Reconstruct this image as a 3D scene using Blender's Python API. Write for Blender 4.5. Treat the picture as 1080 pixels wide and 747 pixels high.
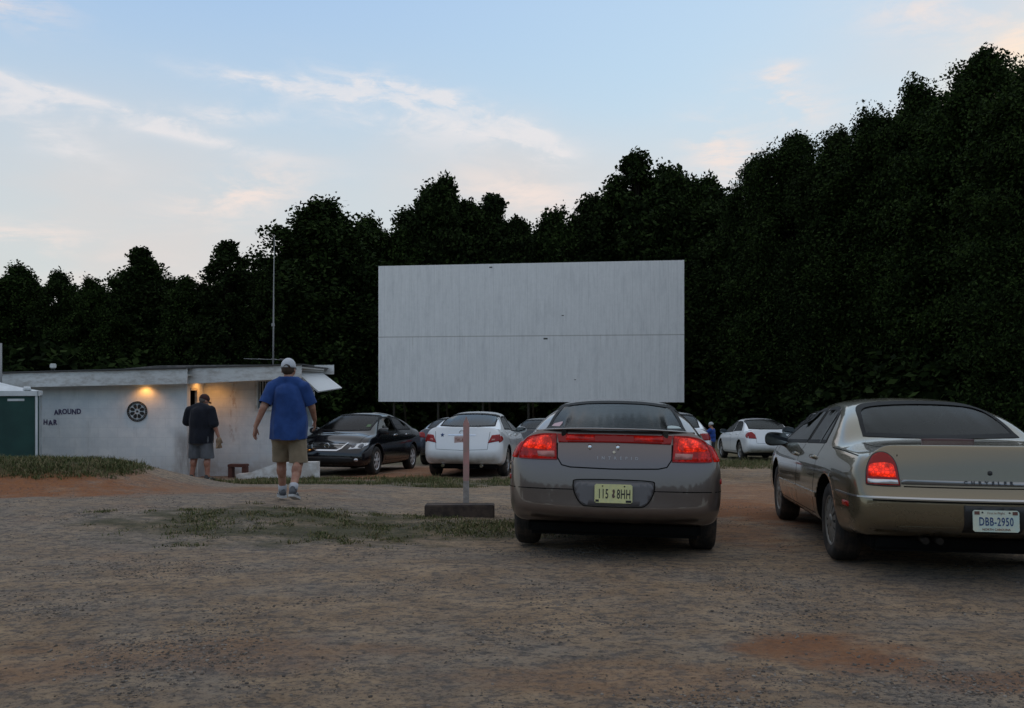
import bpy, bmesh, math, random
import numpy as np
from mathutils import Vector, Matrix, noise
from mathutils.bvhtree import BVHTree
from math import radians as RAD, sin, cos, pi, atan2, sqrt

for o in list(bpy.data.objects): bpy.data.objects.remove(o)
scene = bpy.context.scene
COL = scene.collection
random.seed(7)

# ------------------------------------------------------------------ camera
HC = 1.44
cam_d = bpy.data.cameras.new('camera'); cam = bpy.data.objects.new('camera', cam_d); COL.objects.link(cam)
cam.location = (0, 0, HC); cam.rotation_euler = (RAD(90), 0, 0)
cam_d.sensor_width = 36; cam_d.lens = 30.0; cam_d.shift_y = 0.0338
cam_d.clip_start = 0.05; cam_d.clip_end = 3000
scene.camera = cam
scene.view_settings.view_transform = 'Standard'; scene.view_settings.look = 'None'
scene.view_settings.exposure = 0.10; scene.view_settings.gamma = 1.0

def px(x, y, D):
    """point at distance D seen at photograph pixel (x, y)"""
    return Vector(((x-540)/900*D, D, HC-(y-410)/900*D))

# ------------------------------------------------------------------ node helpers
class NT:
    def __init__(s, tree): s.t = tree; s.n = tree.nodes; s.l = tree.links; s.n.clear()
    def new(s, kind, **kw):
        n = s.n.new(kind)
        for k, v in kw.items(): setattr(n, k, v)
        return n
    def put(s, inp, v):
        if isinstance(v, bpy.types.NodeSocket): s.l.new(v, inp)
        elif isinstance(v, (tuple, list)) and len(v) == 3 and inp.type == 'RGBA': inp.default_value = (*v, 1)
        else: inp.default_value = v
    def math(s, op, a, b=0.0, c=None, clamp=False):
        n = s.new('ShaderNodeMath', operation=op, use_clamp=clamp)
        s.put(n.inputs[0], a); s.put(n.inputs[1], b)
        if c is not None: s.put(n.inputs[2], c)
        return n.outputs[0]
    def vmath(s, op, a, b=(0,0,0)):
        n = s.new('ShaderNodeVectorMath', operation=op); s.put(n.inputs[0], a)
        if op == 'SCALE': s.put(n.inputs[3], b)
        else: s.put(n.inputs[1], b)
        return n.outputs[0]
    def mix(s, f, a, b, blend='MIX'):
        n = s.new('ShaderNodeMix', data_type='RGBA', blend_type=blend)
        s.put(n.inputs[0], f); s.put(n.inputs[6], a); s.put(n.inputs[7], b)
        return n.outputs[2]
    def noise(s, vec, scale, detail=4, rough=0.55, dist=0.0, dim='3D'):
        n = s.new('ShaderNodeTexNoise', noise_dimensions=dim); s.put(n.inputs['Vector'], vec)
        n.inputs['Scale'].default_value = scale; n.inputs['Detail'].default_value = detail
        n.inputs['Roughness'].default_value = rough; n.inputs['Distortion'].default_value = dist
        return n.outputs[0]
    def ramp(s, f, stops, interp='LINEAR'):
        n = s.new('ShaderNodeValToRGB'); s.put(n.inputs[0], f); cr = n.color_ramp; cr.interpolation = interp
        while len(cr.elements) < len(stops): cr.elements.new(0.5)
        for e, (p, c) in zip(cr.elements, stops):
            e.position = p; e.color = (*c, 1) if isinstance(c, (tuple, list)) else (c, c, c, 1)
        return n.outputs[0]
    def maprange(s, v, a, b, c=0.0, d=1.0, smooth=True):
        n = s.new('ShaderNodeMapRange', interpolation_type='SMOOTHSTEP' if smooth else 'LINEAR')
        s.put(n.inputs[0], v); n.inputs[1].default_value = a; n.inputs[2].default_value = b
        n.inputs[3].default_value = c; n.inputs[4].default_value = d
        return n.outputs[0]
    def mapping(s, vec, scale=(1,1,1), rot=(0,0,0), loc=(0,0,0)):
        n = s.new('ShaderNodeMapping'); s.put(n.inputs[0], vec)
        n.inputs[1].default_value = loc; n.inputs[2].default_value = rot; n.inputs[3].default_value = scale
        return n.outputs[0]
    def bump(s, h, strength=0.3, dist=0.02):
        n = s.new('ShaderNodeBump'); s.put(n.inputs['Height'], h)
        n.inputs['Strength'].default_value = strength; n.inputs['Distance'].default_value = dist
        return n.outputs[0]

# ------------------------------------------------------------------ world: dusk sky with cirrus
world = bpy.data.worlds.new('World'); scene.world = world; world.use_nodes = True
w = NT(world.node_tree)
SUN_EL, SUN_AZ = RAD(3.0), RAD(48)          # low, behind the wood on the right
sky = w.new('ShaderNodeTexSky', sky_type='NISHITA', sun_disc=False)
sky.sun_elevation = SUN_EL; sky.sun_rotation = SUN_AZ
geo = w.new('ShaderNodeTexCoord').outputs['Generated']
sx = w.new('ShaderNodeSeparateXYZ'); w.put(sx.inputs[0], geo)
X, Y, Z = sx.outputs
az = w.math('ARCTAN2', X, Y)                # radians to the right of straight ahead
el = w.math('ARCSINE', w.math('MINIMUM', w.math('MAXIMUM', Z, -0.99), 0.99))
elc = w.math('MAXIMUM', el, 0.0)
base = w.ramp(w.math('DIVIDE', elc, 1.4), [(0.0, (0.58, 0.62, 0.58)), (0.10, (0.50, 0.62, 0.66)), (0.20, (0.41, 0.57, 0.72)),
        (0.32, (0.33, 0.49, 0.74)), (0.46, (0.56, 0.60, 0.68)), (1.0, (0.66, 0.66, 0.68))])
# brighter and more cyan towards the set sun
tosun = w.maprange(w.math('ABSOLUTE', w.math('SUBTRACT', az, 0.5)), 0.0, 1.0, 1.0, 0.0)
base = w.mix(w.math('MULTIPLY', tosun, 0.42), base, (0.62, 0.78, 0.86))
nis = w.vmath('SCALE', sky.outputs[0], 0.02)
base = w.vmath('ADD', base, nis)
cvec = w.new('ShaderNodeCombineXYZ'); w.put(cvec.inputs[0], az); w.put(cvec.inputs[1], el)
AE = cvec.outputs[0]
warp = w.noise(AE, 3.0, 3); warpv = w.vmath('SCALE', w.vmath('SUBTRACT', w.new('ShaderNodeTexNoise').outputs[1], (0.5,0.5,0.5)), 0.0)
def ae(pxx, pyy):
    v = px(pxx, pyy, 1.0) - Vector((0, 0, HC)); return atan2(v.x, v.y), math.asin(v.z/v.length)
def blob(x, y, rx, ry, rot=0.0, soft=1.0):
    """smooth elliptical mask around a direction of the sky, rx, ry in hundredths of a radian"""
    a0, e0 = ae(x, y); c, s_ = cos(rot), sin(rot)
    dx = w.math('SUBTRACT', az, a0); dy = w.math('SUBTRACT', el, e0)
    u = w.math('ADD', w.math('MULTIPLY', dx, c/(rx*0.01)), w.math('MULTIPLY', dy, s_/(rx*0.01)))
    v = w.math('ADD', w.math('MULTIPLY', dx, -s_/(ry*0.01)), w.math('MULTIPLY', dy, c/(ry*0.01)))
    r2 = w.math('ADD', w.math('MULTIPLY', u, u), w.math('MULTIPLY', v, v))
    return w.math('POWER', 2.718, w.math('MULTIPLY', r2, -1.0))
def total(vals):
    t = vals[0]
    for v in vals[1:]: t = w.math('ADD', t, v)
    return t
nA = w.noise(w.mapping(AE, (1.0, 4.5, 1), (0, 0, RAD(14))), 6.0, 10, 0.66, 0.8)
nB = w.noise(w.mapping(AE, (1.0, 2.4, 1), (0, 0, RAD(-20)), (3, 1, 0)), 16.0, 8, 0.6, 0.4)
nC = w.noise(w.mapping(AE, (1.0, 2.0, 1), (0, 0, RAD(10)), (7, 2, 0)), 3.0, 5, 0.5, 0.3)
veil = total([blob(230, 215, 44, 10, -0.05), blob(520, 190, 20, 7, -0.2), w.math('MULTIPLY', blob(1040, 20, 22, 10, 0.3), 0.9),
              w.math('MULTIPLY', blob(60, 290, 40, 6), 0.5), w.math('MULTIPLY', blob(-500, 200, 70, 14), .8), w.math('MULTIPLY', blob(740, 190, 16, 7), .45)])
veil = w.math('MULTIPLY', veil, w.maprange(nC, 0.3, 0.7, 0.5, 1.0))
base = w.mix(w.math('MULTIPLY', veil, 0.54, clamp=True), base, (0.68, 0.63, 0.61))
streak = total([blob(350, 95, 12, .9, -0.04), w.math('MULTIPLY', blob(440, 105, 9, 1.6, -0.22), .8), blob(490, 122, 9, 1.3, -0.30), blob(565, 152, 5, 1.4, -0.5), w.math('MULTIPLY', blob(110, 116, 15, .8, -0.17), 1.0), w.math('MULTIPLY', blob(-20, 88, 8, 1.2, -0.2), .8),
                w.math('MULTIPLY', blob(200, 124, 9, 1.0, 0.12), .7), w.math('MULTIPLY', blob(50, 145, 6, 1.5, -0.35), .5), w.math('MULTIPLY', blob(430, 128, 14, 2.4, -0.15), .4)])
puff = total([blob(255, 205, 7, 2.6, 0.3), w.math('MULTIPLY', blob(30, 252, 6, 1.6, 0.0), .9), w.math('MULTIPLY', blob(555, 205, 9, 2.2, -0.15), .8),
              w.math('MULTIPLY', blob(828, 112, 5, 2.4, -0.2), .75), w.math('MULTIPLY', blob(824, 75, 2.4, 1.4, 0.3), .7), w.math('MULTIPLY', blob(768, 168, 5, 2.8, -0.6), 1.0),
              w.math('MULTIPLY', blob(985, 12, 7, 2.6, -0.2), .7), w.math('MULTIPLY', blob(1075, 55, 9, 3.0, 0.5), 1.3), w.math('MULTIPLY', blob(10, 5, 5, 2), .5), w.math('MULTIPLY', blob(170, 300, 14, 2.5), .4)])
streak_m = w.math('MULTIPLY', w.math('MULTIPLY', streak, 1.7), w.maprange(w.math('ADD', w.math('MULTIPLY', nA, .45), w.math('MULTIPLY', nB, .55)), 0.36, 0.62, 0.0, 1.15), clamp=True)
puff_m = w.math('MULTIPLY', w.math('MULTIPLY', puff, 1.25), w.maprange(w.math('ADD', w.math('MULTIPLY', nA, .6), w.math('MULTIPLY', nB, .4)), 0.42, 0.62, 0.0, 1.0), clamp=True)
base = w.mix(w.math('MULTIPLY', w.math('MULTIPLY', streak_m, w.maprange(nB, .35, .60, .45, 1.0)), 0.72), base, (0.80, 0.76, 0.76))
base = w.mix(w.math('MULTIPLY', puff_m, 0.8), base, (0.86, 0.73, 0.67))
glow = w.math('MULTIPLY', blob(1110, 95, 8, 5), 0.75)
base = w.mix(glow, base, (1.15, 0.86, 0.52))
# below the horizon: dark earth
base = w.mix(w.maprange(el, -0.08, 0.0), (0.05, 0.045, 0.04), base)
bg = w.new('ShaderNodeBackground'); w.put(bg.inputs[0], base); bg.inputs[1].default_value = 1.0
out = w.new('ShaderNodeOutputWorld'); w.l.new(bg.outputs[0], out.inputs[0])

sun_d = bpy.data.lights.new('sun', 'SUN'); sun_d.energy = 0.25; sun_d.angle = RAD(3); sun_d.color = (1, 0.72, 0.5)
sun = bpy.data.objects.new('sun', sun_d); COL.objects.link(sun)
sd = Vector((sin(SUN_AZ)*cos(SUN_EL), cos(SUN_AZ)*cos(SUN_EL), sin(SUN_EL)))
sun.rotation_euler = sd.to_track_quat('Z', 'Y').to_euler()

# ------------------------------------------------------------------ materials
MATS = {}
def mat(name, base=(0.5,0.5,0.5), rough=0.6, metal=0.0, spec=0.5, coat=0.0, emis=None, estr=0.0, fn=None):
    if name in MATS: return MATS[name]
    m = bpy.data.materials.new(name); m.use_nodes = True; t = NT(m.node_tree)
    b = t.new('ShaderNodeBsdfPrincipled'); o = t.new('ShaderNodeOutputMaterial'); t.l.new(b.outputs[0], o.inputs[0])
    b.inputs['Base Color'].default_value = (*base, 1); b.inputs['Roughness'].default_value = rough
    b.inputs['Metallic'].default_value = metal; b.inputs['Specular IOR Level'].default_value = spec
    b.inputs['Coat Weight'].default_value = coat; b.inputs['Coat Roughness'].default_value = 0.04
    if emis: b.inputs['Emission Color'].default_value = (*emis, 1); b.inputs['Emission Strength'].default_value = estr
    if fn: fn(t, b)
    MATS[name] = m; return m
def objco(t): return t.new('ShaderNodeTexCoord').outputs['Object']
def dirty(c0, c1, scale=3.0, lo=0.35, hi=0.65, bump=0.0, bscale=60, rough=None):
    def f(t, b):
        co = objco(t); n = t.noise(co, scale, 8, 0.6)
        t.put(b.inputs['Base Color'], t.mix(t.maprange(n, lo, hi), c0, c1))
        if rough: t.put(b.inputs['Roughness'], t.maprange(t.noise(co, scale*2.3, 6), .3, .7, *rough))
        if bump: t.put(b.inputs['Normal'], t.bump(t.noise(co, bscale, 4), bump, 0.01))
    return f

# ------------------------------------------------------------------ mesh helpers
def link(name, me, parent=None, loc=None, rot=None):
    o = bpy.data.objects.new(name, me); COL.objects.link(o)
    if parent is not None: o.parent = parent
    if loc is not None: o.location = loc
    if rot is not None: o.rotation_euler = rot
    return o
def tag(o, label, cat, group=None, kind=None):
    if label: o['label'] = label
    if cat: o['category'] = cat
    if group: o['group'] = group
    if kind: o['kind'] = kind
    return o
def thing(name, label, cat, loc=(0,0,0), rotz=0, group=None):
    o = bpy.data.objects.new(name, None); COL.objects.link(o); o.empty_display_size = 0.3
    o.location = loc; o.rotation_euler = (0, 0, rotz); return tag(o, label, cat, group)
def bm_obj(name, bm, m, parent=None, smooth=False, loc=None, rot=None):
    me = bpy.data.meshes.new(name); bm.to_mesh(me); bm.free()
    for x in (m if isinstance(m, (list, tuple)) else [m]): me.materials.append(x)
    if smooth:
        for p in me.polygons: p.use_smooth = True
    return link(name, me, parent, loc, rot)
def split_obj(name, bm, m, parent=None, smooth=False, gap=None):
    """each loose piece becomes an object of its own"""
    bm.verts.ensure_lookup_table(); seen = set(); outs = []
    for v in bm.verts:
        if v in seen: continue
        st = [v]; seen.add(v); isl = []
        while st:
            q = st.pop(); isl.append(q)
            for e in q.link_edges:
                r = e.other_vert(q)
                if r not in seen: seen.add(r); st.append(r)
        b = bmesh.new(); mp = {q: b.verts.new(q.co) for q in isl}
        for f in {f for q in isl for f in q.link_faces}:
            try: b.faces.new([mp[q] for q in f.verts])
            except Exception: pass
        outs.append(bm_obj(name, b, m, parent, smooth))
    bm.free(); return outs
def new(): return bmesh.new()
def box(bm, x0, x1, y0, y1, z0, z1, bev=0.0, M=None, mi=0):
    r = bmesh.ops.create_cube(bm, size=1)
    vs = r['verts']
    for v in vs: v.co = Vector(((x0+x1)/2+v.co.x*(x1-x0), (y0+y1)/2+v.co.y*(y1-y0), (z0+z1)/2+v.co.z*(z1-z0)))
    if M is not None:
        for v in vs: v.co = M @ v.co
    es = list({e for v in vs for e in v.link_edges}); fs = list({f for v in vs for f in v.link_faces})
    for f in fs: f.material_index = mi
    if bev: bmesh.ops.bevel(bm, geom=es, offset=bev, segments=2, affect='EDGES')
def cyl(bm, p0, p1, r0, r1=None, n=12, caps=True, mi=0):
    p0, p1 = Vector(p0), Vector(p1); r1 = r0 if r1 is None else r1
    q = (p1-p0).to_track_quat('Z', 'Y')
    A = [bm.verts.new(p0+q@Vector((cos(2*pi*i/n)*r0, sin(2*pi*i/n)*r0, 0))) for i in range(n)]
    B = [bm.verts.new(p1+q@Vector((cos(2*pi*i/n)*r1, sin(2*pi*i/n)*r1, 0))) for i in range(n)]
    fs = [bm.faces.new((A[i], A[(i+1)%n], B[(i+1)%n], B[i])) for i in range(n)]
    for f in fs: f.smooth = True
    if caps: fs += [bm.faces.new(A[::-1]), bm.faces.new(B)]
    for f in fs: f.material_index = mi
def tube(bm, pts, rad, n=8):
    pts = [Vector(p) for p in pts]; rs = rad if isinstance(rad, (list, tuple)) else [rad]*len(pts); rings = []
    for i, p in enumerate(pts):
        d = (pts[min(i+1, len(pts)-1)]-pts[max(i-1, 0)]).normalized(); q = d.to_track_quat('Z', 'Y')
        rings.append([bm.verts.new(p+q@Vector((cos(2*pi*k/n)*rs[i], sin(2*pi*k/n)*rs[i], 0))) for k in range(n)])
    for a, b in zip(rings, rings[1:]):
        for k in range(n):
            f = bm.faces.new((a[k], a[(k+1)%n], b[(k+1)%n], b[k])); f.smooth = True
    bm.faces.new(rings[0][::-1]); bm.faces.new(rings[-1])
def lathe(bm, prof, n=32, axis='x', cx=0, cy=0, cz=0, mi=0, closed=False, caps=True):
    """prof: (radius, offset along axis)"""
    rings = []
    for r, h in prof:
        ring = []
        for k in range(n):
            a = 2*pi*k/n; u, v = cos(a)*r, sin(a)*r
            p = (cx+h, cy+u, cz+v) if axis == 'x' else ((cx+u, cy+h, cz+v) if axis == 'y' else (cx+u, cy+v, cz+h))
            ring.append(bm.verts.new(p))
        rings.append(ring)
    prs = list(zip(rings, rings[1:])) + ([(rings[-1], rings[0])] if closed else [])
    for a, b in prs:
        for k in range(n):
            f = bm.faces.new((a[k], a[(k+1)%n], b[(k+1)%n], b[k])); f.smooth = True; f.material_index = mi
    if not closed and caps:
        for ring in (rings[0], rings[-1]):
            if (ring[0].co-ring[n//2].co).length > 1e-4:
                try: bm.faces.new(ring)
                except Exception: pass
def recalc(bm): bmesh.ops.recalc_face_normals(bm, faces=bm.faces); return bm
_dep = lambda: bpy.context.evaluated_depsgraph_get()
def baked(o):
    """mesh of o with its modifiers applied; o keeps it and loses its modifiers"""
    dg = _dep(); dg.update(); me = bpy.data.meshes.new_from_object(o.evaluated_get(dg), depsgraph=dg)
    o.modifiers.clear(); o.data = me; return me
def text_bm(s, size, bold=0.0, spacing=1.0, sx=1.0):
    """flat text outline, centred, in the xz plane, returned as list of (verts, faces)"""
    c = bpy.data.curves.new('lettering', 'FONT'); c.body = s; c.size = size; c.align_x = 'CENTER'; c.align_y = 'CENTER'
    c.offset = bold; c.space_character = spacing; c.resolution_u = 3
    o = bpy.data.objects.new('lettering', c); COL.objects.link(o); dg = _dep(); dg.update()
    me = bpy.data.meshes.new_from_object(o.evaluated_get(dg), depsgraph=dg)
    vs = [(v.co.x*sx, v.co.y) for v in me.vertices]; fs = [tuple(p.vertices) for p in me.polygons]
    bpy.data.objects.remove(o); bpy.data.meshes.remove(me); bpy.data.curves.remove(c)
    return vs, fs
# ------------------------------------------------------------------ car materials
def paint(name, c, flake=0.55, rough=0.32, dirt=(0.13, 0.10, 0.075), coat=1.0):
    def f(t, b):
        co = objco(t); g = t.new('ShaderNodeNewGeometry'); s = t.new('ShaderNodeSeparateXYZ'); t.put(s.inputs[0], co)
        low = t.maprange(s.outputs[2], 0.62, 0.2); n = t.noise(co, 5, 8, .65)
        d = t.math('MULTIPLY', low, t.maprange(n, .35, .75, 0.0, .75))
        d = t.math('ADD', d, t.maprange(t.noise(co, 2.2, 8, .7), .5, .85, 0, .12), clamp=True)
        col = t.mix(d, c, dirt)
        t.put(b.inputs['Base Color'], t.mix(g.outputs['Backfacing'], col, (0.03, 0.03, 0.032)))
        t.put(b.inputs['Metallic'], t.math('MULTIPLY', flake, t.math('SUBTRACT', 1.0, t.math('MAXIMUM', d, g.outputs['Backfacing']))))
        t.put(b.inputs['Roughness'], t.math('ADD', rough, t.math('MULTIPLY', d, .35)))
        t.put(b.inputs['Coat Weight'], t.math('MULTIPLY', t.math('SUBTRACT', 1.0, t.math('MAXIMUM', d, g.outputs['Backfacing'])), coat))
    return mat(name, c, rough, flake, 0.5, 0.8, fn=f)
def glass_mat(name, tint, refl=1.0, rough=0.02):
    if name in MATS: return MATS[name]
    m = bpy.data.materials.new(name); m.use_nodes = True; t = NT(m.node_tree)
    tr = t.new('ShaderNodeBsdfTransparent'); tr.inputs[0].default_value = (*tint, 1)
    gl = t.new('ShaderNodeBsdfGlossy'); gl.inputs['Roughness'].default_value = rough; gl.inputs[0].default_value = (refl, refl, refl, 1)
    fr = t.new('ShaderNodeFresnel'); fr.inputs[0].default_value = 1.55
    mx = t.new('ShaderNodeMixShader'); t.l.new(fr.outputs[0], mx.inputs[0]); t.l.new(tr.outputs[0], mx.inputs[1]); t.l.new(gl.outputs[0], mx.inputs[2])
    o = t.new('ShaderNodeOutputMaterial'); t.l.new(mx.outputs[0], o.inputs[0]); MATS[name] = m; return m
def _lens(t, b):
    w_ = t.new('ShaderNodeTexVoronoi'); w_.feature = 'DISTANCE_TO_EDGE'; t.put(w_.inputs['Vector'], objco(t)); w_.inputs['Scale'].default_value = 38
    e = b.inputs['Emission Strength'].default_value; n = t.noise(objco(t), 14, 3)
    t.put(b.inputs['Emission Strength'], t.math('MULTIPLY', t.maprange(n, .35, .65, .35, 1.7), t.maprange(w_.outputs['Distance'], .0, .25, .55*e, 1.15*e)))
    t.put(b.inputs['Normal'], t.bump(w_.outputs['Distance'], .25, .004))
BLACK = mat('black_plastic', (0.012, 0.012, 0.013), 0.55)
GLOSSB = mat('gloss_black', (0.01, 0.01, 0.011), 0.12)
SEALM = mat('window_rubber', (0.007, 0.007, 0.008), 0.6, spec=.15)
SEAM = mat('panel_gap', (0.004, 0.004, 0.004), 0.9, spec=0.1)
WELL = mat('wheel_well', (0.006, 0.006, 0.006), 0.95, spec=0.1)
def _rub(t, b):
    co = objco(t); n = t.noise(co, 9, 6, .6)
    t.put(b.inputs['Base Color'], t.mix(t.maprange(n, .4, .75), (0.012, 0.012, 0.012), (0.07, 0.05, 0.038)))
    wv = t.new('ShaderNodeTexWave', wave_type='BANDS', bands_direction='X'); t.put(wv.inputs[0], co); wv.inputs['Scale'].default_value = 12
    t.put(b.inputs['Normal'], t.bump(wv.outputs[1], .4, .004))
RUBBER = mat('tyre_rubber', (0.015, 0.015, 0.015), 0.85, fn=_rub)
ALLOY = mat('wheel_alloy', (0.42, 0.42, 0.43), 0.32, 0.9)
ALLOYD = mat('dusty_wheel', (0.24, 0.23, 0.21), 0.5, 0.6)
CHROME = mat('chrome', (0.62, 0.63, 0.65), 0.12, 1.0)
STEEL = mat('exhaust_steel', (0.03, 0.027, 0.025), 0.45, 0.8)
LENS_R = mat('red_lens', (0.20, 0.004, 0.003), 0.22, spec=.3, coat=0.1, emis=(1.0, 0.022, 0.008), estr=0.11, fn=_lens)
LENS_HOT = mat('red_lens_lit', (0.25, 0.006, 0.004), 0.25, spec=.3, coat=0.1, emis=(1.0, 0.035, 0.010), estr=0.50, fn=_lens)
LENS_DK = mat('dark_red_lens', (0.20, 0.005, 0.004), 0.22, spec=.3, coat=0.1, emis=(1.0, 0.02, 0.01), estr=0.025)
LENS_OFF = mat('red_lens_unlit', (0.27, 0.012, 0.012), 0.22, spec=.3, coat=.1)
BRIGHT_ALLOY = mat('bright_alloy', (0.62, 0.62, 0.64), 0.38, 0.45)
LENS_W = mat('pale_lens', (0.42, 0.16, 0.14), 0.25, coat=0.1)
LENS_C = mat('clear_lens', (0.60, 0.60, 0.62), 0.12, 0.5, coat=0.6)
AMBER = mat('amber_lens', (0.45, 0.13, 0.015), 0.2, coat=0.5)
def _dummy(): pass
CLOTH = mat('seat_cloth', (0.05, 0.048, 0.045), 0.95)
CLOTHT = mat('tan_seat_cloth', (0.16, 0.13, 0.10), 0.95)
GLASS = glass_mat('car_glass', (0.50, 0.55, 0.54), .6, .03); GLASST = glass_mat('tinted_glass', (0.20, 0.25, 0.26), .42, .20); GLASSM = glass_mat('tinted_car_glass', (0.34, 0.37, 0.38), .7, .03)

def crv(pts, y):
    """monotone-ish smooth interpolation through (y, value)"""
    if y <= pts[0][0]: return pts[0][1]
    for (a, va), (b, vb) in zip(pts, pts[1:]):
        if y <= b:
            t = (y-a)/(b-a); return va+(vb-va)*t
    return pts[-1][1]

def body_mesh(S):
    """one closed car body: stations along y (0 = rear face), subdivided, wheel arches cut"""
    L, W, H = S['L'], S['W'], S['H']; w2 = W/2
    ys = S['ys']; FX = (0.0, 0.42, 0.80)
    bm = new(); cl = bm.edges.layers.float.new('crease_edge')
    rings = []
    def sect(y):
        zb = crv(S['zb'], y); ww = crv(S['w'], y); zt = crv(S['zt'], y); zr = zt-crv(S['dr'], y); wr = crv(S['wr'], y)
        zbe = min(crv(S['belt'], y), zr-.012); wbe = min(crv(S['wbelt'], y), ww)
        fr = (0, .13, .34, .57, .82)
        dx = (-.075, -.02, 0.0, -.002, -.012)
        side = [(ww+d, zb+(zbe-zb)*f) for d, f in zip(dx, fr)] + [(wbe, zbe), (wr, zr)]
        top = [(wr*FX[2], zr+(zt-zr)*.62), (wr*FX[1], zr+(zt-zr)*.93), (0, zt)]
        bot = [(0, zb), (side[0][0]*FX[1], zb), (side[0][0]*FX[2], zb)]
        return bot, side, top
    def V(x, y, z): return bm.verts.new((x, y, z))
    def cap(rows, y_sign):
        """rows: list of 7 (halfwidth, y, z) ; returns grid[row][col]"""
        g = []
        k = S['plan_r'] if y_sign < 0 else S['plan_f']
        for i, (hw, y, z) in enumerate(rows):
            row = []
            for f in FX+(1.0,):
                row.append(V(hw*f, y-y_sign*k*(f**2.4), z))
            g.append(row)
        return g
    gr = cap(S['rear'], -1); gf = cap(S['front'], 1)
    loop = lambda g: [g[0][0], g[0][1], g[0][2]]+[g[i][3] for i in range(7)]+[g[6][2], g[6][1], g[6][0]]
    rings.append(loop(gr))
    for y in ys:
        b, s, t = sect(y); rings.append([V(x, y, z) for x, z in b+s+t])
    rings.append(loop(gf))
    for a, b in zip(rings, rings[1:]):
        for k in range(len(a)-1): bm.faces.new((a[k], a[k+1], b[k+1], b[k]))
    for g, flip in ((gr, 0), (gf, 1)):
        for i in range(6):
            for j in range(3):
                q = (g[i][j], g[i][j+1], g[i+1][j+1], g[i+1][j]); bm.faces.new(q if not flip else q[::-1])
    bm.verts.ensure_lookup_table()
    for a, b in zip(rings[1:], rings[2:-1]):
        ym = (a[0].co.y+b[0].co.y)/2
        for idx, c in ((8, S.get('cr_belt', .5)), (9, S.get('cr_rail', .3))):
            e = bm.edges.get((a[idx], b[idx]))
            if e: e[cl] = c
    for g, key in ((gr, 'cr_rear'), (gf, 'cr_front')):
        for row, c in {6: .5, **S.get(key, {})}.items():
            for j in range(3):
                e = bm.edges.get((g[row][j], g[row][j+1]))
                if e: e[cl] = c
    recalc(bm)
    me = bpy.data.meshes.new('body'); bm.to_mesh(me); bm.free()
    me.materials.append(S['paint']); me.materials.append(WELL)
    o = link('body', me)
    m = o.modifiers.new('m', 'MIRROR'); m.use_axis = (True, False, False); m.use_clip = True; m.merge_threshold = 0.0005
    s = o.modifiers.new('s', 'SUBSURF'); s.levels = s.render_levels = S.get('sub', 3)
    baked(o)
    # wheel arches
    c = new(); ra = S['rw']+S.get('arch', .05)
    for yy in (S['ya_r'], S['ya_f']):
        for sgn in (-1, 1):
            cyl(c, (sgn*(w2-.27), yy, S['rw']+.01), (sgn*(w2+.2), yy, S['rw']+.01), ra, n=40)
            box(c, *sorted((sgn*(w2-.27), sgn*(w2+.2))), yy-ra*.995, yy+ra*.995, -.2, S['rw']+.0)
    # join each arch cylinder with the box under it by a second boolean pass: simply cut twice
    cm = bpy.data.meshes.new('cut'); recalc(c); c.to_mesh(cm); c.free(); cm.materials.append(WELL)
    co = link('cut', cm)
    bmod = o.modifiers.new('b', 'BOOLEAN'); bmod.object = co; bmod.operation = 'DIFFERENCE'; bmod.solver = 'EXACT'; bmod.use_self = True
    bmod.material_mode = 'TRANSFER'
    baked(o); bpy.data.objects.remove(co)
    for p in o.data.polygons: p.use_smooth = (p.material_index == 0)
    return o

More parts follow.
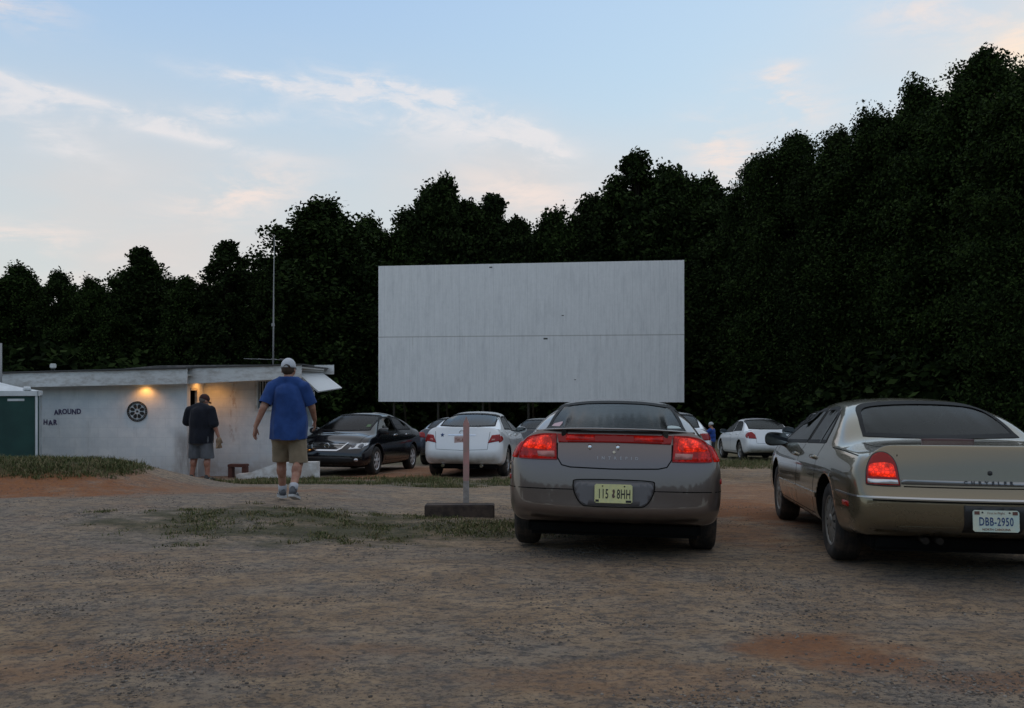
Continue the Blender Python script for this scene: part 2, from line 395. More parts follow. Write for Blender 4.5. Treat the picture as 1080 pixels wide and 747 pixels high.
class Surf:
    """projects 2D outlines onto a car body"""
    AX = {'R': ((1,0,0), (0,1,0), (0,0,1)), 'L': ((-1,0,0), (0,1,0), (0,0,1)), 'B': ((0,-1,0), (1,0,0), (0,0,1)),
          'F': ((0,1,0), (1,0,0), (0,0,1)), 'T': ((0,0,1), (1,0,0), (0,1,0))}
    def __init__(s, me):
        b = new(); b.from_mesh(me); s.bvh = BVHTree.FromBMesh(b); b.free()
    def hit(s, ax, a, b, off):
        n, u, v = (Vector(q) for q in s.AX[ax])
        p = u*a+v*b+n*6; h = s.bvh.ray_cast(p, -n)
        if h[0] is None:
            h = s.bvh.find_nearest(u*a+v*b+n*(0.9 if ax in 'LR' else 2.5))
            return h[0]+h[1]*off, h[1]
        nn = h[1] if h[1].dot(n) > 0 else -h[1]
        return h[0]+nn*off, nn
    def patch(s, ax, outline, off=0.004, step=0.04, skirt=0.006, dome=0.0, relax=0):
        """filled outline laid on the body, off metres proud of it"""
        bm = new(); vs = [bm.verts.new((a, b, 0)) for a, b in outline]; bm.faces.new(vs)
        bmesh.ops.triangulate(bm, faces=bm.faces[:])
        for k in (0, 1):
            lo = min(v.co[k] for v in bm.verts); hi = max(v.co[k] for v in bm.verts)
            n = max(1, int((hi-lo)/step))
            for i in range(1, n):
                p = [0, 0, 0]; p[k] = lo+(hi-lo)*i/n; nn = [0, 0, 0]; nn[k] = 1
                bmesh.ops.bisect_plane(bm, geom=bm.verts[:]+bm.edges[:]+bm.faces[:], dist=1e-5, plane_co=p, plane_no=nn)
        be = [e for e in bm.edges if e.is_boundary]; bv = {v for e in be for v in e.verts}
        n = Vector(s.AX[ax][0])
        cx = sum(a for a, b in outline)/len(outline); cy = sum(b for a, b in outline)/len(outline)
        norms = {}
        for v in bm.verts:
            d = 0.0
            if dome and v not in bv: d = dome
            co, nn = s.hit(ax, v.co.x, v.co.y, off+d); v.co = co; norms[v] = nn
        iv = [v for v in bm.verts if v not in bv]
        for _ in range(relax): bmesh.ops.smooth_vert(bm, verts=iv, factor=.5, use_axis_x=True, use_axis_y=True, use_axis_z=True)
        for f in bm.faces:
            f.smooth = True
            f.normal_update()
            if f.normal.dot(n) < 0: f.normal_flip()
        if skirt:
            r = bmesh.ops.extrude_edge_only(bm, edges=be)
            low = [g for g in r['geom'] if isinstance(g, bmesh.types.BMVert)]
            m = {}
            for v in low:
                src = min((e.other_vert(v) for e in v.link_edges if e.other_vert(v) in norms), key=lambda q: (q.co-v.co).length)
                m[v] = norms[src]
            for v, nn in m.items(): v.co = v.co-nn*(off+skirt)
        return bm
    def strip(s, ax, pts, width, off=0.003, closed=False, step=0.04, thick=0.0):
        """a band of the given width along a polyline on the body"""
        P = []
        m = len(pts)
        for i in range(m if closed else m-1):
            a, b = Vector(pts[i]), Vector(pts[(i+1) % m]); k = max(1, int((b-a).length/step))
            P += [a+(b-a)*j/k for j in range(k)]
        if not closed: P.append(Vector(pts[-1]))
        bm = new(); rows = []
        for i, p in enumerate(P):
            q0 = P[i-1] if (i or closed) else p; q1 = P[(i+1) % len(P)] if (i < len(P)-1 or closed) else p
            d = (q1-q0).normalized(); nn = Vector((-d.y, d.x))
            wd = width if not callable(width) else width(i/len(P))
            rows.append([bm.verts.new(s.hit(ax, *(p+nn*wd*t), o_)[0]) for t, o_ in ((.5, off-thick-.004), (.5, off), (-.5, off), (-.5, off-thick-.004))])
        n = len(rows)
        for i in range(n if closed else n-1):
            a, b = rows[i], rows[(i+1) % n]
            for k in range(3): bm.faces.new((a[k], a[k+1], b[k+1], b[k]))
        nv = Vector(s.AX[ax][0])
        recalc(bm)
        up = sum(((f.normal.dot(nv))*f.calc_area() for f in bm.faces))
        if up < 0: bmesh.ops.reverse_faces(bm, faces=bm.faces[:])
        return bm
    def text(s, ax, txt, a, b, size, depth=0.006, flip=1, bold=0.0, spacing=1.0, sx=1.0):
        vs, fs = text_bm(txt, size, bold, spacing, sx); bm = new(); up = []; dn = []
        for x, y in vs:
            up.append(bm.verts.new(s.hit(ax, a+flip*x, b+y, depth)[0])); dn.append(bm.verts.new(s.hit(ax, a+flip*x, b+y, -.002)[0]))
        cnt = {}
        for f in fs:
            try: bm.faces.new([up[i] for i in f])
            except Exception: continue
            for i in range(len(f)):
                e = (f[i], f[(i+1) % len(f)]); cnt[e] = 1
        for (i, j) in list(cnt):
            if (j, i) not in cnt:
                try: bm.faces.new((up[i], dn[i], dn[j], up[j]))
                except Exception: pass
        recalc(bm); return bm

def smooth_outline(pts, n=6):
    """closed Catmull-Rom through pts; a point given as (a, b, 0) stays a sharp corner"""
    out = []; m = len(pts)
    for i in range(m):
        p0, p1, p2, p3 = (pts[(i+k-1) % m] for k in range(4))
        c1 = len(p1) > 2; c2 = len(p2) > 2
        a, b, c, d = (Vector(q[:2]) for q in (p0, p1, p2, p3))
        t1 = (c-b) if c1 else (c-a)*.5; t2 = (c-b) if c2 else (d-b)*.5
        for k in range(n):
            t = k/n; h = ((2*t**3-3*t**2+1)*b+(t**3-2*t**2+t)*t1+(-2*t**3+3*t**2)*c+(t**3-t**2)*t2); out.append((h.x, h.y))
    return out
def inset(pts, d):
    m = len(pts); area = sum(pts[i][0]*pts[(i+1) % m][1]-pts[(i+1) % m][0]*pts[i][1] for i in range(m)); sg = 1 if area > 0 else -1; out = []
    for i in range(m):
        a, b = Vector(pts[i-1]), Vector(pts[(i+1) % m]); t = (b-a).normalized(); nn = Vector((-t.y, t.x))*sg
        out.append((pts[i][0]+nn.x*d, pts[i][1]+nn.y*d))
    return out

def cut_window(me, ax, outline, zmin):
    """removes the body panel inside a window outline"""
    bm = new(); bm.from_mesh(me); n, u, v = (Vector(q) for q in Surf.AX[ax])
    lo = (min(p[0] for p in outline), min(p[1] for p in outline)); hi = (max(p[0] for p in outline), max(p[1] for p in outline))
    def cand():
        r = []
        for f in bm.faces:
            c = f.calc_center_median()
            if f.normal.dot(n) > 0.12 and c.z > zmin-.05:
                a, b = c.dot(u), c.dot(v)
                if lo[0]-.15 < a < hi[0]+.15 and lo[1]-.15 < b < hi[1]+.15: r.append(f)
        return r
    m = len(outline)
    for i in range(m):
        a, b = outline[i], outline[(i+1) % m]; d = u*(b[0]-a[0])+v*(b[1]-a[1])
        if d.length < 1e-5: continue
        nn = d.cross(n).normalized(); fs = cand()
        fs = [f for f in fs if min((vv.co.dot(u)-a[0])*(b[1]-a[1])-(vv.co.dot(v)-a[1])*(b[0]-a[0]) for vv in f.verts) < 0 < max((vv.co.dot(u)-a[0])*(b[1]-a[1])-(vv.co.dot(v)-a[1])*(b[0]-a[0]) for vv in f.verts)]
        sel = []
        L_ = Vector((b[0]-a[0], b[1]-a[1])).length
        for f in fs:
            c = f.calc_center_median(); t = ((c.dot(u)-a[0])*(b[0]-a[0])+(c.dot(v)-a[1])*(b[1]-a[1]))/L_
            if -.12 < t < L_+.12: sel.append(f)
        g = list({e for f in sel for e in f.edges})+sel+list({q for f in sel for q in f.verts})
        if g: bmesh.ops.bisect_plane(bm, geom=g, dist=1e-5, plane_co=u*a[0]+v*a[1], plane_no=nn)
    def inside(a, b):
        k = False
        for i in range(m):
            (x0, y0), (x1, y1) = outline[i], outline[(i+1) % m]
            if (y0 > b) != (y1 > b) and a < (x1-x0)*(b-y0)/(y1-y0)+x0: k = not k
        return k
    kill = [f for f in bm.faces if f.normal.dot(n) > 0.05 and f.calc_center_median().z > zmin-.05 and inside(f.calc_center_median().dot(u), f.calc_center_median().dot(v))]
    bmesh.ops.delete(bm, geom=kill, context='FACES')
    bm.to_mesh(me); bm.free()

def wheel(parent, S, x, y, side, style, metal):
    """tyre and rim at a hub; side = +1 right, -1 left"""
    r = S['rw']; tw = .205
    hub = new(); cyl(hub, (0, 0, 0), (side*-.12, 0, 0), .13, n=24)
    h = bm_obj('wheel', hub, BLACK, parent, loc=(x, y, r-.004))
    rr = S.get('rim', .205)
    t = new(); prof = [(rr-.01, -.085), (rr+.012, -.098), (rr+.05, -tw/2), (r-.035, -tw/2-.004), (r-.008, -tw/2+.018), (r, -tw/2+.045), (r, tw/2-.045), (r-.008, tw/2-.018), (r-.035, tw/2+.004), (rr+.05, tw/2), (rr+.012, .098), (rr-.01, .085)]
    lathe(t, [(a, side*b-side*.09) for a, b in prof], 40); recalc(t); bm_obj('tyre', t, RUBBER, h)
    q = new()
    lathe(q, [(rr+.006, side*.006), (rr-.012, side*.004), (rr-.02, -side*.03), (rr-.03, -side*.15)], 40, caps=False)      # barrel
    if style == 'spoke7': ns, w0, w1, dz = 7, .028, .02, .0
    elif style == 'cover': ns, w0, w1, dz = 14, .016, .018, -.01
    elif style == 'spoke5': ns, w0, w1, dz = 5, .045, .03, .0
    else: ns, w0, w1, dz = 10, .02, .02, 0
    for k in range(ns):
        a = 2*pi*k/ns+.2; c, s_ = cos(a), sin(a); n_ = Vector((0, -s_, c)); d = Vector((0, c, s_))
        pts = []
        for t_, wd, xx in ((.04, w0*1.2, .0), (.5, w0, .006), (1.0, w1*1.3, -.002)):
            p = d*(t_*(rr-.01)); pts.append((p+n_*wd+Vector((side*xx, 0, 0)), p-n_*wd+Vector((side*xx, 0, 0))))
        for (a0, b0), (a1, b1) in zip(pts, pts[1:]):
            vv = [q.verts.new(z) for z in (a0, b0, b1, a1)]; f = q.faces.new(vv)
            back = [q.verts.new(z-Vector((side*.035, 0, 0))) for z in (a0, b0, b1, a1)]
            q.faces.new(back[::-1])
            for i in (1, 3): q.faces.new((vv[i], vv[(i+1) % 4], back[(i+1) % 4], back[i]))
    lathe(q, [(.001, side*.012), (.03, side*.012), (.055, side*.004), (.06, -side*.03)], 20)
    recalc(q); bm_obj('rim', q, metal, h)
    return h

def seat_bm(w=.5, h=.62, head=True):
    bm = new(); box(bm, -w/2, w/2, -.07, .07, 0, h, .05)
    M = Matrix.Rotation(RAD(14), 4, 'X')
    if head: box(bm, -.13, .13, -.05, .05, h+.04, h+.22, .045)
    for v in bm.verts: v.co = M @ v.co
    for f in bm.faces: f.smooth = True
    return bm

def plate(parent, center, txt, small_top, small_bot, face, ink, ink2, rotx=0.0, extra=None, sz=.085, sx=.62):
    """number plate facing backwards (-y)"""
    bm = new(); W_, H_ = .305, .152
    pts = smooth_outline([(-W_/2+.012, -H_/2), (W_/2-.012, -H_/2), (W_/2, -H_/2+.012), (W_/2, H_/2-.012), (W_/2-.012, H_/2), (-W_/2+.012, H_/2), (-W_/2, H_/2-.012), (-W_/2, -H_/2+.012)], 1)
    f = bm.faces.new([bm.verts.new((a, 0, b)) for a, b in pts]); r = bmesh.ops.extrude_face_region(bm, geom=[f])
    for g in r['geom']:
        if isinstance(g, bmesh.types.BMVert): g.co.y += .004
    recalc(bm)
    p = bm_obj('number_plate', bm, face, parent, loc=center, rot=(rotx, 0, 0))
    def put(s, x, z, size, m, nm, bold=0, spc=1.0, sx_=1.0):
        vs, fs = text_bm(s, size, bold, spc, sx_); b = new(); vv = [b.verts.new((x+a, -.0022, z+c)) for a, c in vs]
        for q in fs:
            try: b.faces.new([vv[i] for i in q])
            except Exception: pass
        for q in b.faces:
            q.normal_update()
            if q.normal.y > 0: q.normal_flip()
        (split_obj if nm == 'plate_number' else bm_obj)(nm, b, m, p)
    if isinstance(txt, str): put(txt, 0, -.006, sz, ink, 'plate_number', .0012, 1.12, sx)
    else:
        for s_, x_ in txt: put(s_, x_, -.006, sz, ink, 'plate_number', .0012, 1.12, sx)
    if small_top: put(small_top, 0, .056, .022, ink2, 'plate_lettering')
    if small_bot: put(small_bot, 0, -.059, .021, ink2, 'plate_lettering', .0004)
    b = new()
    for sgn in (-1, 1): cyl(b, (sgn*.089, .001, .06), (sgn*.089, -.004, .06), .006, n=10)
    split_obj('plate_screw', b, BLACK, p)
    if extra: extra(p)
    return p

def sedan_spec(L, W, H, ov, wb, deck, lip, bl0, bl1, rf, ws, hood, nose, beltr, beltf, paint_, rw=.325, roofw=.56, glassw=.68, sill=.24, **kw):
    w2 = W/2
    S = dict(L=L, W=W, H=H, rw=rw, ya_r=ov, ya_f=ov+wb, paint=paint_, plan_r=.10, plan_f=.16)
    r0 = kw.get('y0', .30)
    S['ys'] = [r0, r0+.14]+([bl0*.9] if bl0*.9 > r0+.22 else [])+[ bl0+(bl1-bl0)*.12, bl0+(bl1-bl0)*.5, bl1-.04, bl1+.18, bl1+.5, (bl1+rf)/2+.15, rf-.25, rf+.02, rf+(ws-rf)*.5, ws-.06, ws+.1, ws+(L-ws)*.4, L-.45, L-.2]
    S['zb'] = [(0, sill+.10), (.3, sill+.06), (.8, sill), (L-.9, sill-.01), (L-.3, sill+.0), (L, sill+.02)]
    S['w'] = [(.0, w2*.88), (.14, w2*.925), (.34, w2*.955), (1.0, w2*.99), (L*.45, w2), (L-1.1, w2*.99), (L-.45, w2*.94), (L-.2, w2*.88)]
    S['zt'] = [(0, lip), (.30, lip+.005), (.44, lip+.008), (bl0*.9, deck), (bl0+(bl1-bl0)*.12, deck+(H-deck)*.13), (bl0+(bl1-bl0)*.5, deck+(H-deck)*.58), (bl1-.04, H-.055), (bl1+.18, H-.02), (bl1+.5, H), ((bl1+rf)/2+.15, H), (rf-.25, H-.015), (rf+.02, H-.06), (rf+(ws-rf)*.5, hood+(H-hood)*.53), (ws-.06, hood+.03), (ws+.1, hood-.02), (ws+(L-ws)*.4, hood-.05), (L-.45, nose+.06), (L-.2, nose)]
    S['dr'] = [(0, .05), (bl0*.9, .04), (bl0+(bl1-bl0)*.5, .06), (bl1, .085), (rf, .085), (rf+(ws-rf)*.5, .07), (ws, .05), (L-.4, .06)]
    S['wr'] = [(0, w2*.78), (bl0*.9, w2*.80), (bl0+(bl1-bl0)*.12, glassw+.06), (bl0+(bl1-bl0)*.5, (glassw+roofw)/2+.05), (bl1, roofw+.01), ((bl1+rf)/2, roofw+.02), (rf, roofw-.01), (rf+(ws-rf)*.5, (glassw+roofw)/2+.03), (ws-.06, glassw+.06), (ws+.1, w2*.76), (L-.2, w2*.66)]
    S['belt'] = [(0, lip-.10), (.4, beltr-.02), (bl0, beltr), (ws, beltf), (ws+.4, beltf-.03), (L-.45, nose-.04), (L-.2, nose-.1)]
    S['wbelt'] = [(0, w2*.86), (bl0, w2*.89), (bl1, w2*.90), (rf, w2*.90), (ws, w2*.89), (L-.4, w2*.84), (L, w2*.74)]
    zb = sill+.10
    S['rear'] = [(w2*.80, .16, zb), (w2*.85, .04, zb+.07), (w2*.865, .0, zb+.17), (w2*.865, .01, zb+.29), (w2*.85, .08, (zb+.29+lip)/2+.02), (w2*.82, .11, lip-.10), (w2*.74, .13, lip-.005)]
    S['front'] = [(w2*.74, L-.10, sill+.02), (w2*.80, L-.03, sill+.09), (w2*.82, L, sill+.18), (w2*.80, L-.005, sill+.28), (w2*.76, L-.04, nose-.12), (w2*.70, L-.09, nose-.06), (w2*.62, L-.14, nose-.02)]
    S.update(dict(bl0=bl0, bl1=bl1, rf=rf, ws=ws, hood=hood, deck=deck, lip=lip, beltr=beltr, beltf=beltf, roofw=roofw, glassw=glassw, sill=sill))
    S.update(kw); return S

def windows(root, body, su, S, panes, seal=.022):
    """panes: (kind, axis, outline, glass). Cuts the opening, adds a black seal and the pane"""
    made = []
    for nm, ax, out, g in panes:
        inner = inset(out, seal)
        ring = new(); rb = su.strip(ax, inset(out, seal*.5), seal*1.25, off=.004, closed=True, step=.03)
        pb = su.patch(ax, inset(out, seal*.4), off=.0015, step=.05, skirt=0, relax=14)
        made.append((nm, rb, pb, g, ax, inner))
    for nm, rb, pb, g, ax, inner in made:
        cut_window(body.data, ax, inner, S['beltf']-.1)
    for nm, rb, pb, g, ax, inner in made:
        p = bm_obj(nm, pb, g, root, True); bm_obj('window_seal', rb, SEALM, p)
    return made

def build_car(S, name, label, cat, group=None):
    root = thing(name, label, cat, group=group)
    body = body_mesh(S); body.parent = root
    su = Surf(body.data); S['su'] = su; S['root'] = root; S['body'] = body
    return root, body, su
def place_car(root, S, x, y, heading, z=None, pitch=0.0, roll=0.0):
    """moves the car so that its rear face centre is at x, y; heading degrees to the right of straight ahead. Parts are shifted so that the base is under the middle"""
    h = RAD(heading); mid = S['L']/2
    for c in root.children:
        c.location = (c.location[0], c.location[1]-mid, c.location[2])
    gx, gy = x+sin(h)*mid, y+cos(h)*mid
    f = lambda t: ground_z(x+sin(h)*t, y+cos(h)*t)
    zr, zf = f(S['ya_r']), f(S['ya_f']); pt = math.atan2(zf-zr, S['ya_f']-S['ya_r'])
    root.location = (gx, gy, zr+(zf-zr)*(mid-S['ya_r'])/(S['ya_f']-S['ya_r']))
    root.rotation_euler = (pt+pitch, RAD(roll), -h)
# ------------------------------------------------------------------ terrain
def sst(a, b, x):
    t = min(1, max(0, (x-a)/(b-a))); return t*t*(3-2*t)
PROF = [(-200, .3), (0, .02), (7, 0), (10, -.10), (14, -.26), (18, -.47), (22, -.64), (30, -1.08), (40, -1.5), (60, -2.2), (90, -2.3), (3000, -2.3)]
def ground_z(x, y):
    z = crv0(PROF, y)
    z += .14*sst(-1.0, -3.2, x)*sst(7.5, 10, y)*sst(17, 12.5, y)
    # grassed bank on the left
    k = sst(-4.7, -6.6, x)
    z += k*(sst(11.5, 13.2, y)*sst(17.2, 14.0, y))*(.42+.05*noise.noise((x*.5, y*.6, 3)))
    return z
def crv0(pts, y):
    for (a, va), (b, vb) in zip(pts, pts[1:]):
        if y <= b: t = max(0, (y-a)/(b-a)); return va+(vb-va)*t
    return pts[-1][1]
def micro(x, y):
    a = max(0, 1-abs(y-6)/30)
    return a*(.018*noise.noise((x*.55, y*.8, 0))+.010*noise.noise((x*2.1, y*2.6, 1))+.005*noise.noise((x*7, y*8, 2))+.0025*noise.noise((x*19, y*21, 5)))
def axis_vals(lo, hi, f0, f1, fine, grow=1.12):
    v = list(np.arange(f0, f1, fine)); s = fine; x = f1
    while x < hi: v.append(x); s *= grow; x += s
    v.append(hi); s = fine; x = f0; left = []
    while x > lo: s *= grow; x -= s; left.append(max(x, lo))
    return sorted(set(left+v))
def _ground_mat(t, b):
    co = objco(t); sp = t.new('ShaderNodeSeparateXYZ'); t.put(sp.inputs[0], co); X_, Y_, Z_ = sp.outputs
    big = t.noise(co, .35, 5, .6, .3); mid = t.noise(t.mapping(co, (1, 1.6, 1)), 1.7, 7, .62); fine = t.noise(co, 14, 8, .7); spk = t.noise(co, 55, 5, .7)
    brown = t.mix(t.maprange(mid, .35, .68), (0.37, 0.252, 0.158), (0.55, 0.39, 0.25))
    grey = t.mix(fine, (0.20, 0.18, 0.16), (0.40, 0.36, 0.315))
    clay = t.mix(fine, (0.28, 0.105, 0.042), (0.42, 0.185, 0.082))
    gl = t.math('ADD', t.maprange(t.noise(t.mapping(co, (1, 1.4, 1), (0,0,0), (5,3,0)), .8, 7, .68), .42, .66), t.math('MULTIPLY', t.math('MULTIPLY', t.maprange(X_, 1.0, -4.0), t.maprange(Y_, 5.5, 8.5)), .55), clamp=True)
    c = t.mix(t.math('MULTIPLY', gl, .62), brown, grey)
    def ell(x, y, rx, ry, amt=1.0):
        u = t.math('DIVIDE', t.math('SUBTRACT', X_, x), rx); v = t.math('DIVIDE', t.math('SUBTRACT', Y_, y), ry)
        r = t.math('ADD', t.math('ADD', t.math('MULTIPLY', u, u), t.math('MULTIPLY', v, v)), t.math('MULTIPLY', t.math('SUBTRACT', mid, .5), 2.6))
        return t.math('MULTIPLY', t.maprange(r, 1.15, .1), amt)
    cl = ell(1.75, 4.65, .60, .42, .85)
    for e in ((2.45, 4.15, .7, .2, .5), (-1.6, 4.6, 1.3, .4, .3), (2.9, 11.5, 1.0, 2.4, .9), (2.4, 8.8, .5, 1.2, .5), (-7.3, 12.1, 2.9, 1.0, 1.0), (-4.6, 12.8, 2.3, .9, .6), (-2.6, 19, 1.6, 1.6, .9), (-1.4, 22, 3, 3, .8), (.6, 4.2, 1.0, .3, .3), (-2.5, 4.3, .7, .3, .35), (4.2, 14, 2.0, 3.5, .6)):
        cl = t.math('MAXIMUM', cl, ell(*e))
    cl = t.math('MAXIMUM', cl, t.math('MULTIPLY', t.maprange(big, .56, .72), .3))
    c = t.mix(cl, c, clay)
    m2 = t.noise(t.mapping(co, (1, 1.5, 1), (0,0,0), (2,8,0)), 8.0, 8, .78); q_ = t.math('SUBTRACT', 1.0, t.math('MULTIPLY', cl, .65)); c = t.mix(t.math('MULTIPLY', q_, t.maprange(m2, .40, .54, .76, 0)), c, t.mix(fine, (0.065, 0.062, 0.064), (0.19, 0.178, 0.172)))
    m3 = t.noise(t.mapping(co, (1, 1.3, 1), (0,0,0), (1,4,0)), 32, 6, .8); c = t.mix(t.math('MULTIPLY', q_, t.maprange(m3, .38, .50, .60, 0)), c, (0.055, 0.05, 0.048)); c = t.mix(t.maprange(m3, .56, .68, 0, .45), c, (0.42, 0.35, 0.27))
    # damp dark grit and pale pebbles lying in the surface
    grit = t.maprange(t.noise(t.mapping(co, (1, 1.25, 1), (0,0,0), (9,1,0)), 22, 6, .75), .54, .66)
    grit = t.math('MULTIPLY', grit, t.maprange(t.noise(co, 1.3, 6, .65), .40, .60, .15, 1.0))
    c = t.mix(t.math('MULTIPLY', grit, .75), c, (0.045, 0.042, 0.042))
    c = t.mix(t.math('MULTIPLY', t.maprange(spk, .63, .74), .4), c, (0.34, 0.32, 0.30))
    # turf: under the tufts, and the far field
    gn = t.noise(co, .9, 7, .65)
    tf = t.math('MULTIPLY', ell(-1.9, 9.2, 2.8, 1.4, 1.0), t.maprange(gn, .28, .52))
    tf = t.math('MAXIMUM', tf, t.math('MULTIPLY', t.maprange(Z_, .12, .25), t.math('LESS_THAN', X_, -3)))
    tf = t.math('MAXIMUM', tf, t.math('MULTIPLY', t.maprange(Y_, 23, 27), .85))
    tf = t.math('MAXIMUM', tf, t.math('MULTIPLY', ell(-2.2, 16.4, 3.2, 1.5), t.maprange(gn, .3, .55)))
    c = t.mix(t.math('MULTIPLY', tf, .8), c, t.mix(fine, (0.035, 0.042, 0.018), (0.10, 0.10, 0.045)))
    t.put(b.inputs['Base Color'], c)
    h = t.math('ADD', t.math('ADD', t.math('MULTIPLY', fine, .6), t.math('MULTIPLY', spk, .35)), t.math('MULTIPLY', mid, .5))
    h = t.math('ADD', h, t.math('ADD', t.math('MULTIPLY', m2, .9), t.math('MULTIPLY', m3, .5))); t.put(b.inputs['Normal'], t.bump(h, 1.0, .05)); b.inputs['Roughness'].default_value = .95; b.inputs['Specular IOR Level'].default_value = .2
GROUND = mat('packed_dirt_and_gravel', fn=_ground_mat)
xs = axis_vals(-1500, 1500, -9, 8, .075, 1.14); ys_ = axis_vals(-300, 2500, 3.0, 14.5, .07, 1.10)
nx, ny = len(xs), len(ys_)
verts = [(x, y, ground_z(x, y)+(micro(x, y) if abs(x) < 30 and -5 < y < 40 else 0)) for y in ys_ for x in xs]
faces = [(j*nx+i, j*nx+i+1, (j+1)*nx+i+1, (j+1)*nx+i) for j in range(ny-1) for i in range(nx-1)]
me = bpy.data.meshes.new('ground'); me.from_pydata(verts, [], faces); me.materials.append(GROUND)
me.polygons.foreach_set('use_smooth', [True]*len(faces))
tag(link('ground', me), None, None, kind='structure')

def quick_mesh(name, V, F, mats, parent=None, smooth=False, mi=None):
    """V (n,3) array, F (m,k) array"""
    V = np.asarray(V, np.float32); F = np.asarray(F, np.int32); me = bpy.data.meshes.new(name); k = F.shape[1]
    me.vertices.add(len(V)); me.vertices.foreach_set('co', V.ravel())
    me.loops.add(F.size); me.loops.foreach_set('vertex_index', F.ravel())
    me.polygons.add(len(F)); me.polygons.foreach_set('loop_start', np.arange(0, F.size, k, dtype=np.int32))
    for m in mats: me.materials.append(m)
    if mi is not None: me.polygons.foreach_set('material_index', np.asarray(mi, np.int32))
    if smooth: me.polygons.foreach_set('use_smooth', np.ones(len(F), bool))
    me.update(); me.validate(); return link(name, me, parent)
rng = np.random.default_rng(5)
# loose stones
def scatter_stones(name, n, y0, y1, smin, smax, m, label, seed, flat=.55, xr=None):
    r = np.random.default_rng(seed); ico = bmesh.new(); bmesh.ops.create_icosphere(ico, subdivisions=1, radius=1)
    iv = np.array([v.co[:] for v in ico.verts]); idx = {v: i for i, v in enumerate(ico.verts)}; fi = np.array([[idx[v] for v in f.verts] for f in ico.faces]); ico.free()
    Vs, Fs = [], []; k = 0; tries = 0
    while k < n and tries < n*60:
        tries += 1
        y = y0+(y1-y0)*r.random()**1.35; hw = y*.64+.3; x = (r.random()*2-1)*hw
        d = noise.noise((x*.8, y*1.1, 7))+.35*noise.noise((x*3, y*3, 2))
        if r.random() > .04+2.2*max(0, d): continue
        s = smin+(smax-smin)*r.random()**3.2; a = r.random()*6.28
        v = iv*(1+.35*(r.random((len(iv), 1))-.5)); v = v*np.array([1, .6+.4*r.random(), flat*(.6+.6*r.random())])*s
        v = np.stack([v[:, 0]*cos(a)-v[:, 1]*sin(a), v[:, 0]*sin(a)+v[:, 1]*cos(a), v[:, 2]], 1)+np.array([x, y, ground_z(x, y)+micro(x, y)+s*.12])
        Vs.append(v); Fs.append(fi+len(iv)*k); k += 1
    o = quick_mesh(name, np.concatenate(Vs), np.concatenate(Fs), [m]); tag(o, label, name.replace('_', ' '), kind='stuff')
def stone_mat(nm, a, bb, cc):
    def f(t, b):
        g = t.new('ShaderNodeNewGeometry'); t.put(b.inputs['Base Color'], t.ramp(g.outputs['Random Per Island'], [(0, a), (.6, bb), (1, cc)]))
    return mat(nm, a, .9, spec=.2, fn=f)
scatter_stones('gravel', 24000, 3.4, 12, .003, .013, stone_mat('gravel_stone', (.08, .07, .062), (.15, .125, .105), (.27, .235, .20)), 'loose grey gravel scattered over the packed dirt', 1)
scatter_stones('dirt_clods', 1700, 3.4, 12, .003, .012, stone_mat('dark_clod', (.045, .04, .037), (.08, .065, .055), (.14, .10, .07)), 'dark clods and leaf scraps lying on the dirt', 2, flat=.35)
# grass
GRASS = mat('grass_blade', (.06, .09, .025), .7, spec=.25, fn=lambda t, b: t.put(b.inputs['Base Color'], t.ramp(t.new('ShaderNodeNewGeometry').outputs['Random Per Island'], [(0, (.040, .055, .016)), (.45, (.080, .095, .028)), (.7, (.12, .11, .045)), (1, (.24, .18, .10))])))
def grass(name, label, density_fn, x0, x1, y0, y1, n, h, seed, blades=9):
    r = np.random.default_rng(seed); V = []; F = []; k = 0; t = 0
    while k < n and t < n*40:
        t += 1; x = x0+(x1-x0)*r.random(); y = y0+(y1-y0)*r.random()
        if r.random() > density_fn(x, y): continue
        z = ground_z(x, y)+micro(x, y)-.004; hh = h*(.35+.6*r.random()+1.2*r.random()**6)
        for _ in range(blades):
            a = r.random()*6.28; l = hh*(.5+.6*r.random()); w_ = .003+.0035*r.random(); bx, by = x+.035*r.normal(), y+.035*r.normal(); le = l*(.25+.7*r.random())
            dx, dy = cos(a), sin(a); n0 = len(V)
            V += [(bx-dy*w_, by+dx*w_, z), (bx+dy*w_, by-dx*w_, z), (bx+dx*le*.4+dy*w_*.8, by+dy*le*.4-dx*w_*.8, z+l*.6), (bx+dx*le*.4-dy*w_*.8, by+dy*le*.4+dx*w_*.8, z+l*.6), (bx+dx*le, by+dy*le, z+l)]
            F += [(n0, n0+1, n0+2, n0+3), (n0+3, n0+2, n0+4, n0+4)]
        k += 1
    me = bpy.data.meshes.new(name); me.from_pydata(V, [], [f if f[3] != f[2] else f[:3] for f in F]); me.materials.append(GRASS)
    tag(link(name, me), label, 'grass', kind='stuff')
def d_strip(x, y):
    e = ((x+1.9)/2.5)**2+((y-9.3)/1.3)**2; e2 = ((x+.35)/.9)**2+((y-9.3)/1.1)**2
    return max(0, min(1, (noise.noise((x*1.1, y*1.5, 9))+.9*noise.noise((x*4, y*4, 3))+.22-.50*e)*.8))+max(0, .4-.6*e2)
grass('grass_tufts', 'worn low grass in the dirt around the wooden post', d_strip, -4.8, .7, 7.6, 10.9, 2600, .030, 3, 6)
grass('bank_grass', 'green grass on top of the red clay bank', lambda x, y: sst(.10, .24, ground_z(x, y))*(.55+noise.noise((x*1.5, y*1.5, 4))), -11, -4.9, 12.2, 15.5, 6500, .060, 4)
grass('verge_grass', 'thin grass strip in front of the parked cars by the building', lambda x, y: max(0, .35+noise.noise((x*.8, y*1.2, 6))), -5.4, 1.2, 15.2, 18.3, 2600, .07, 6)
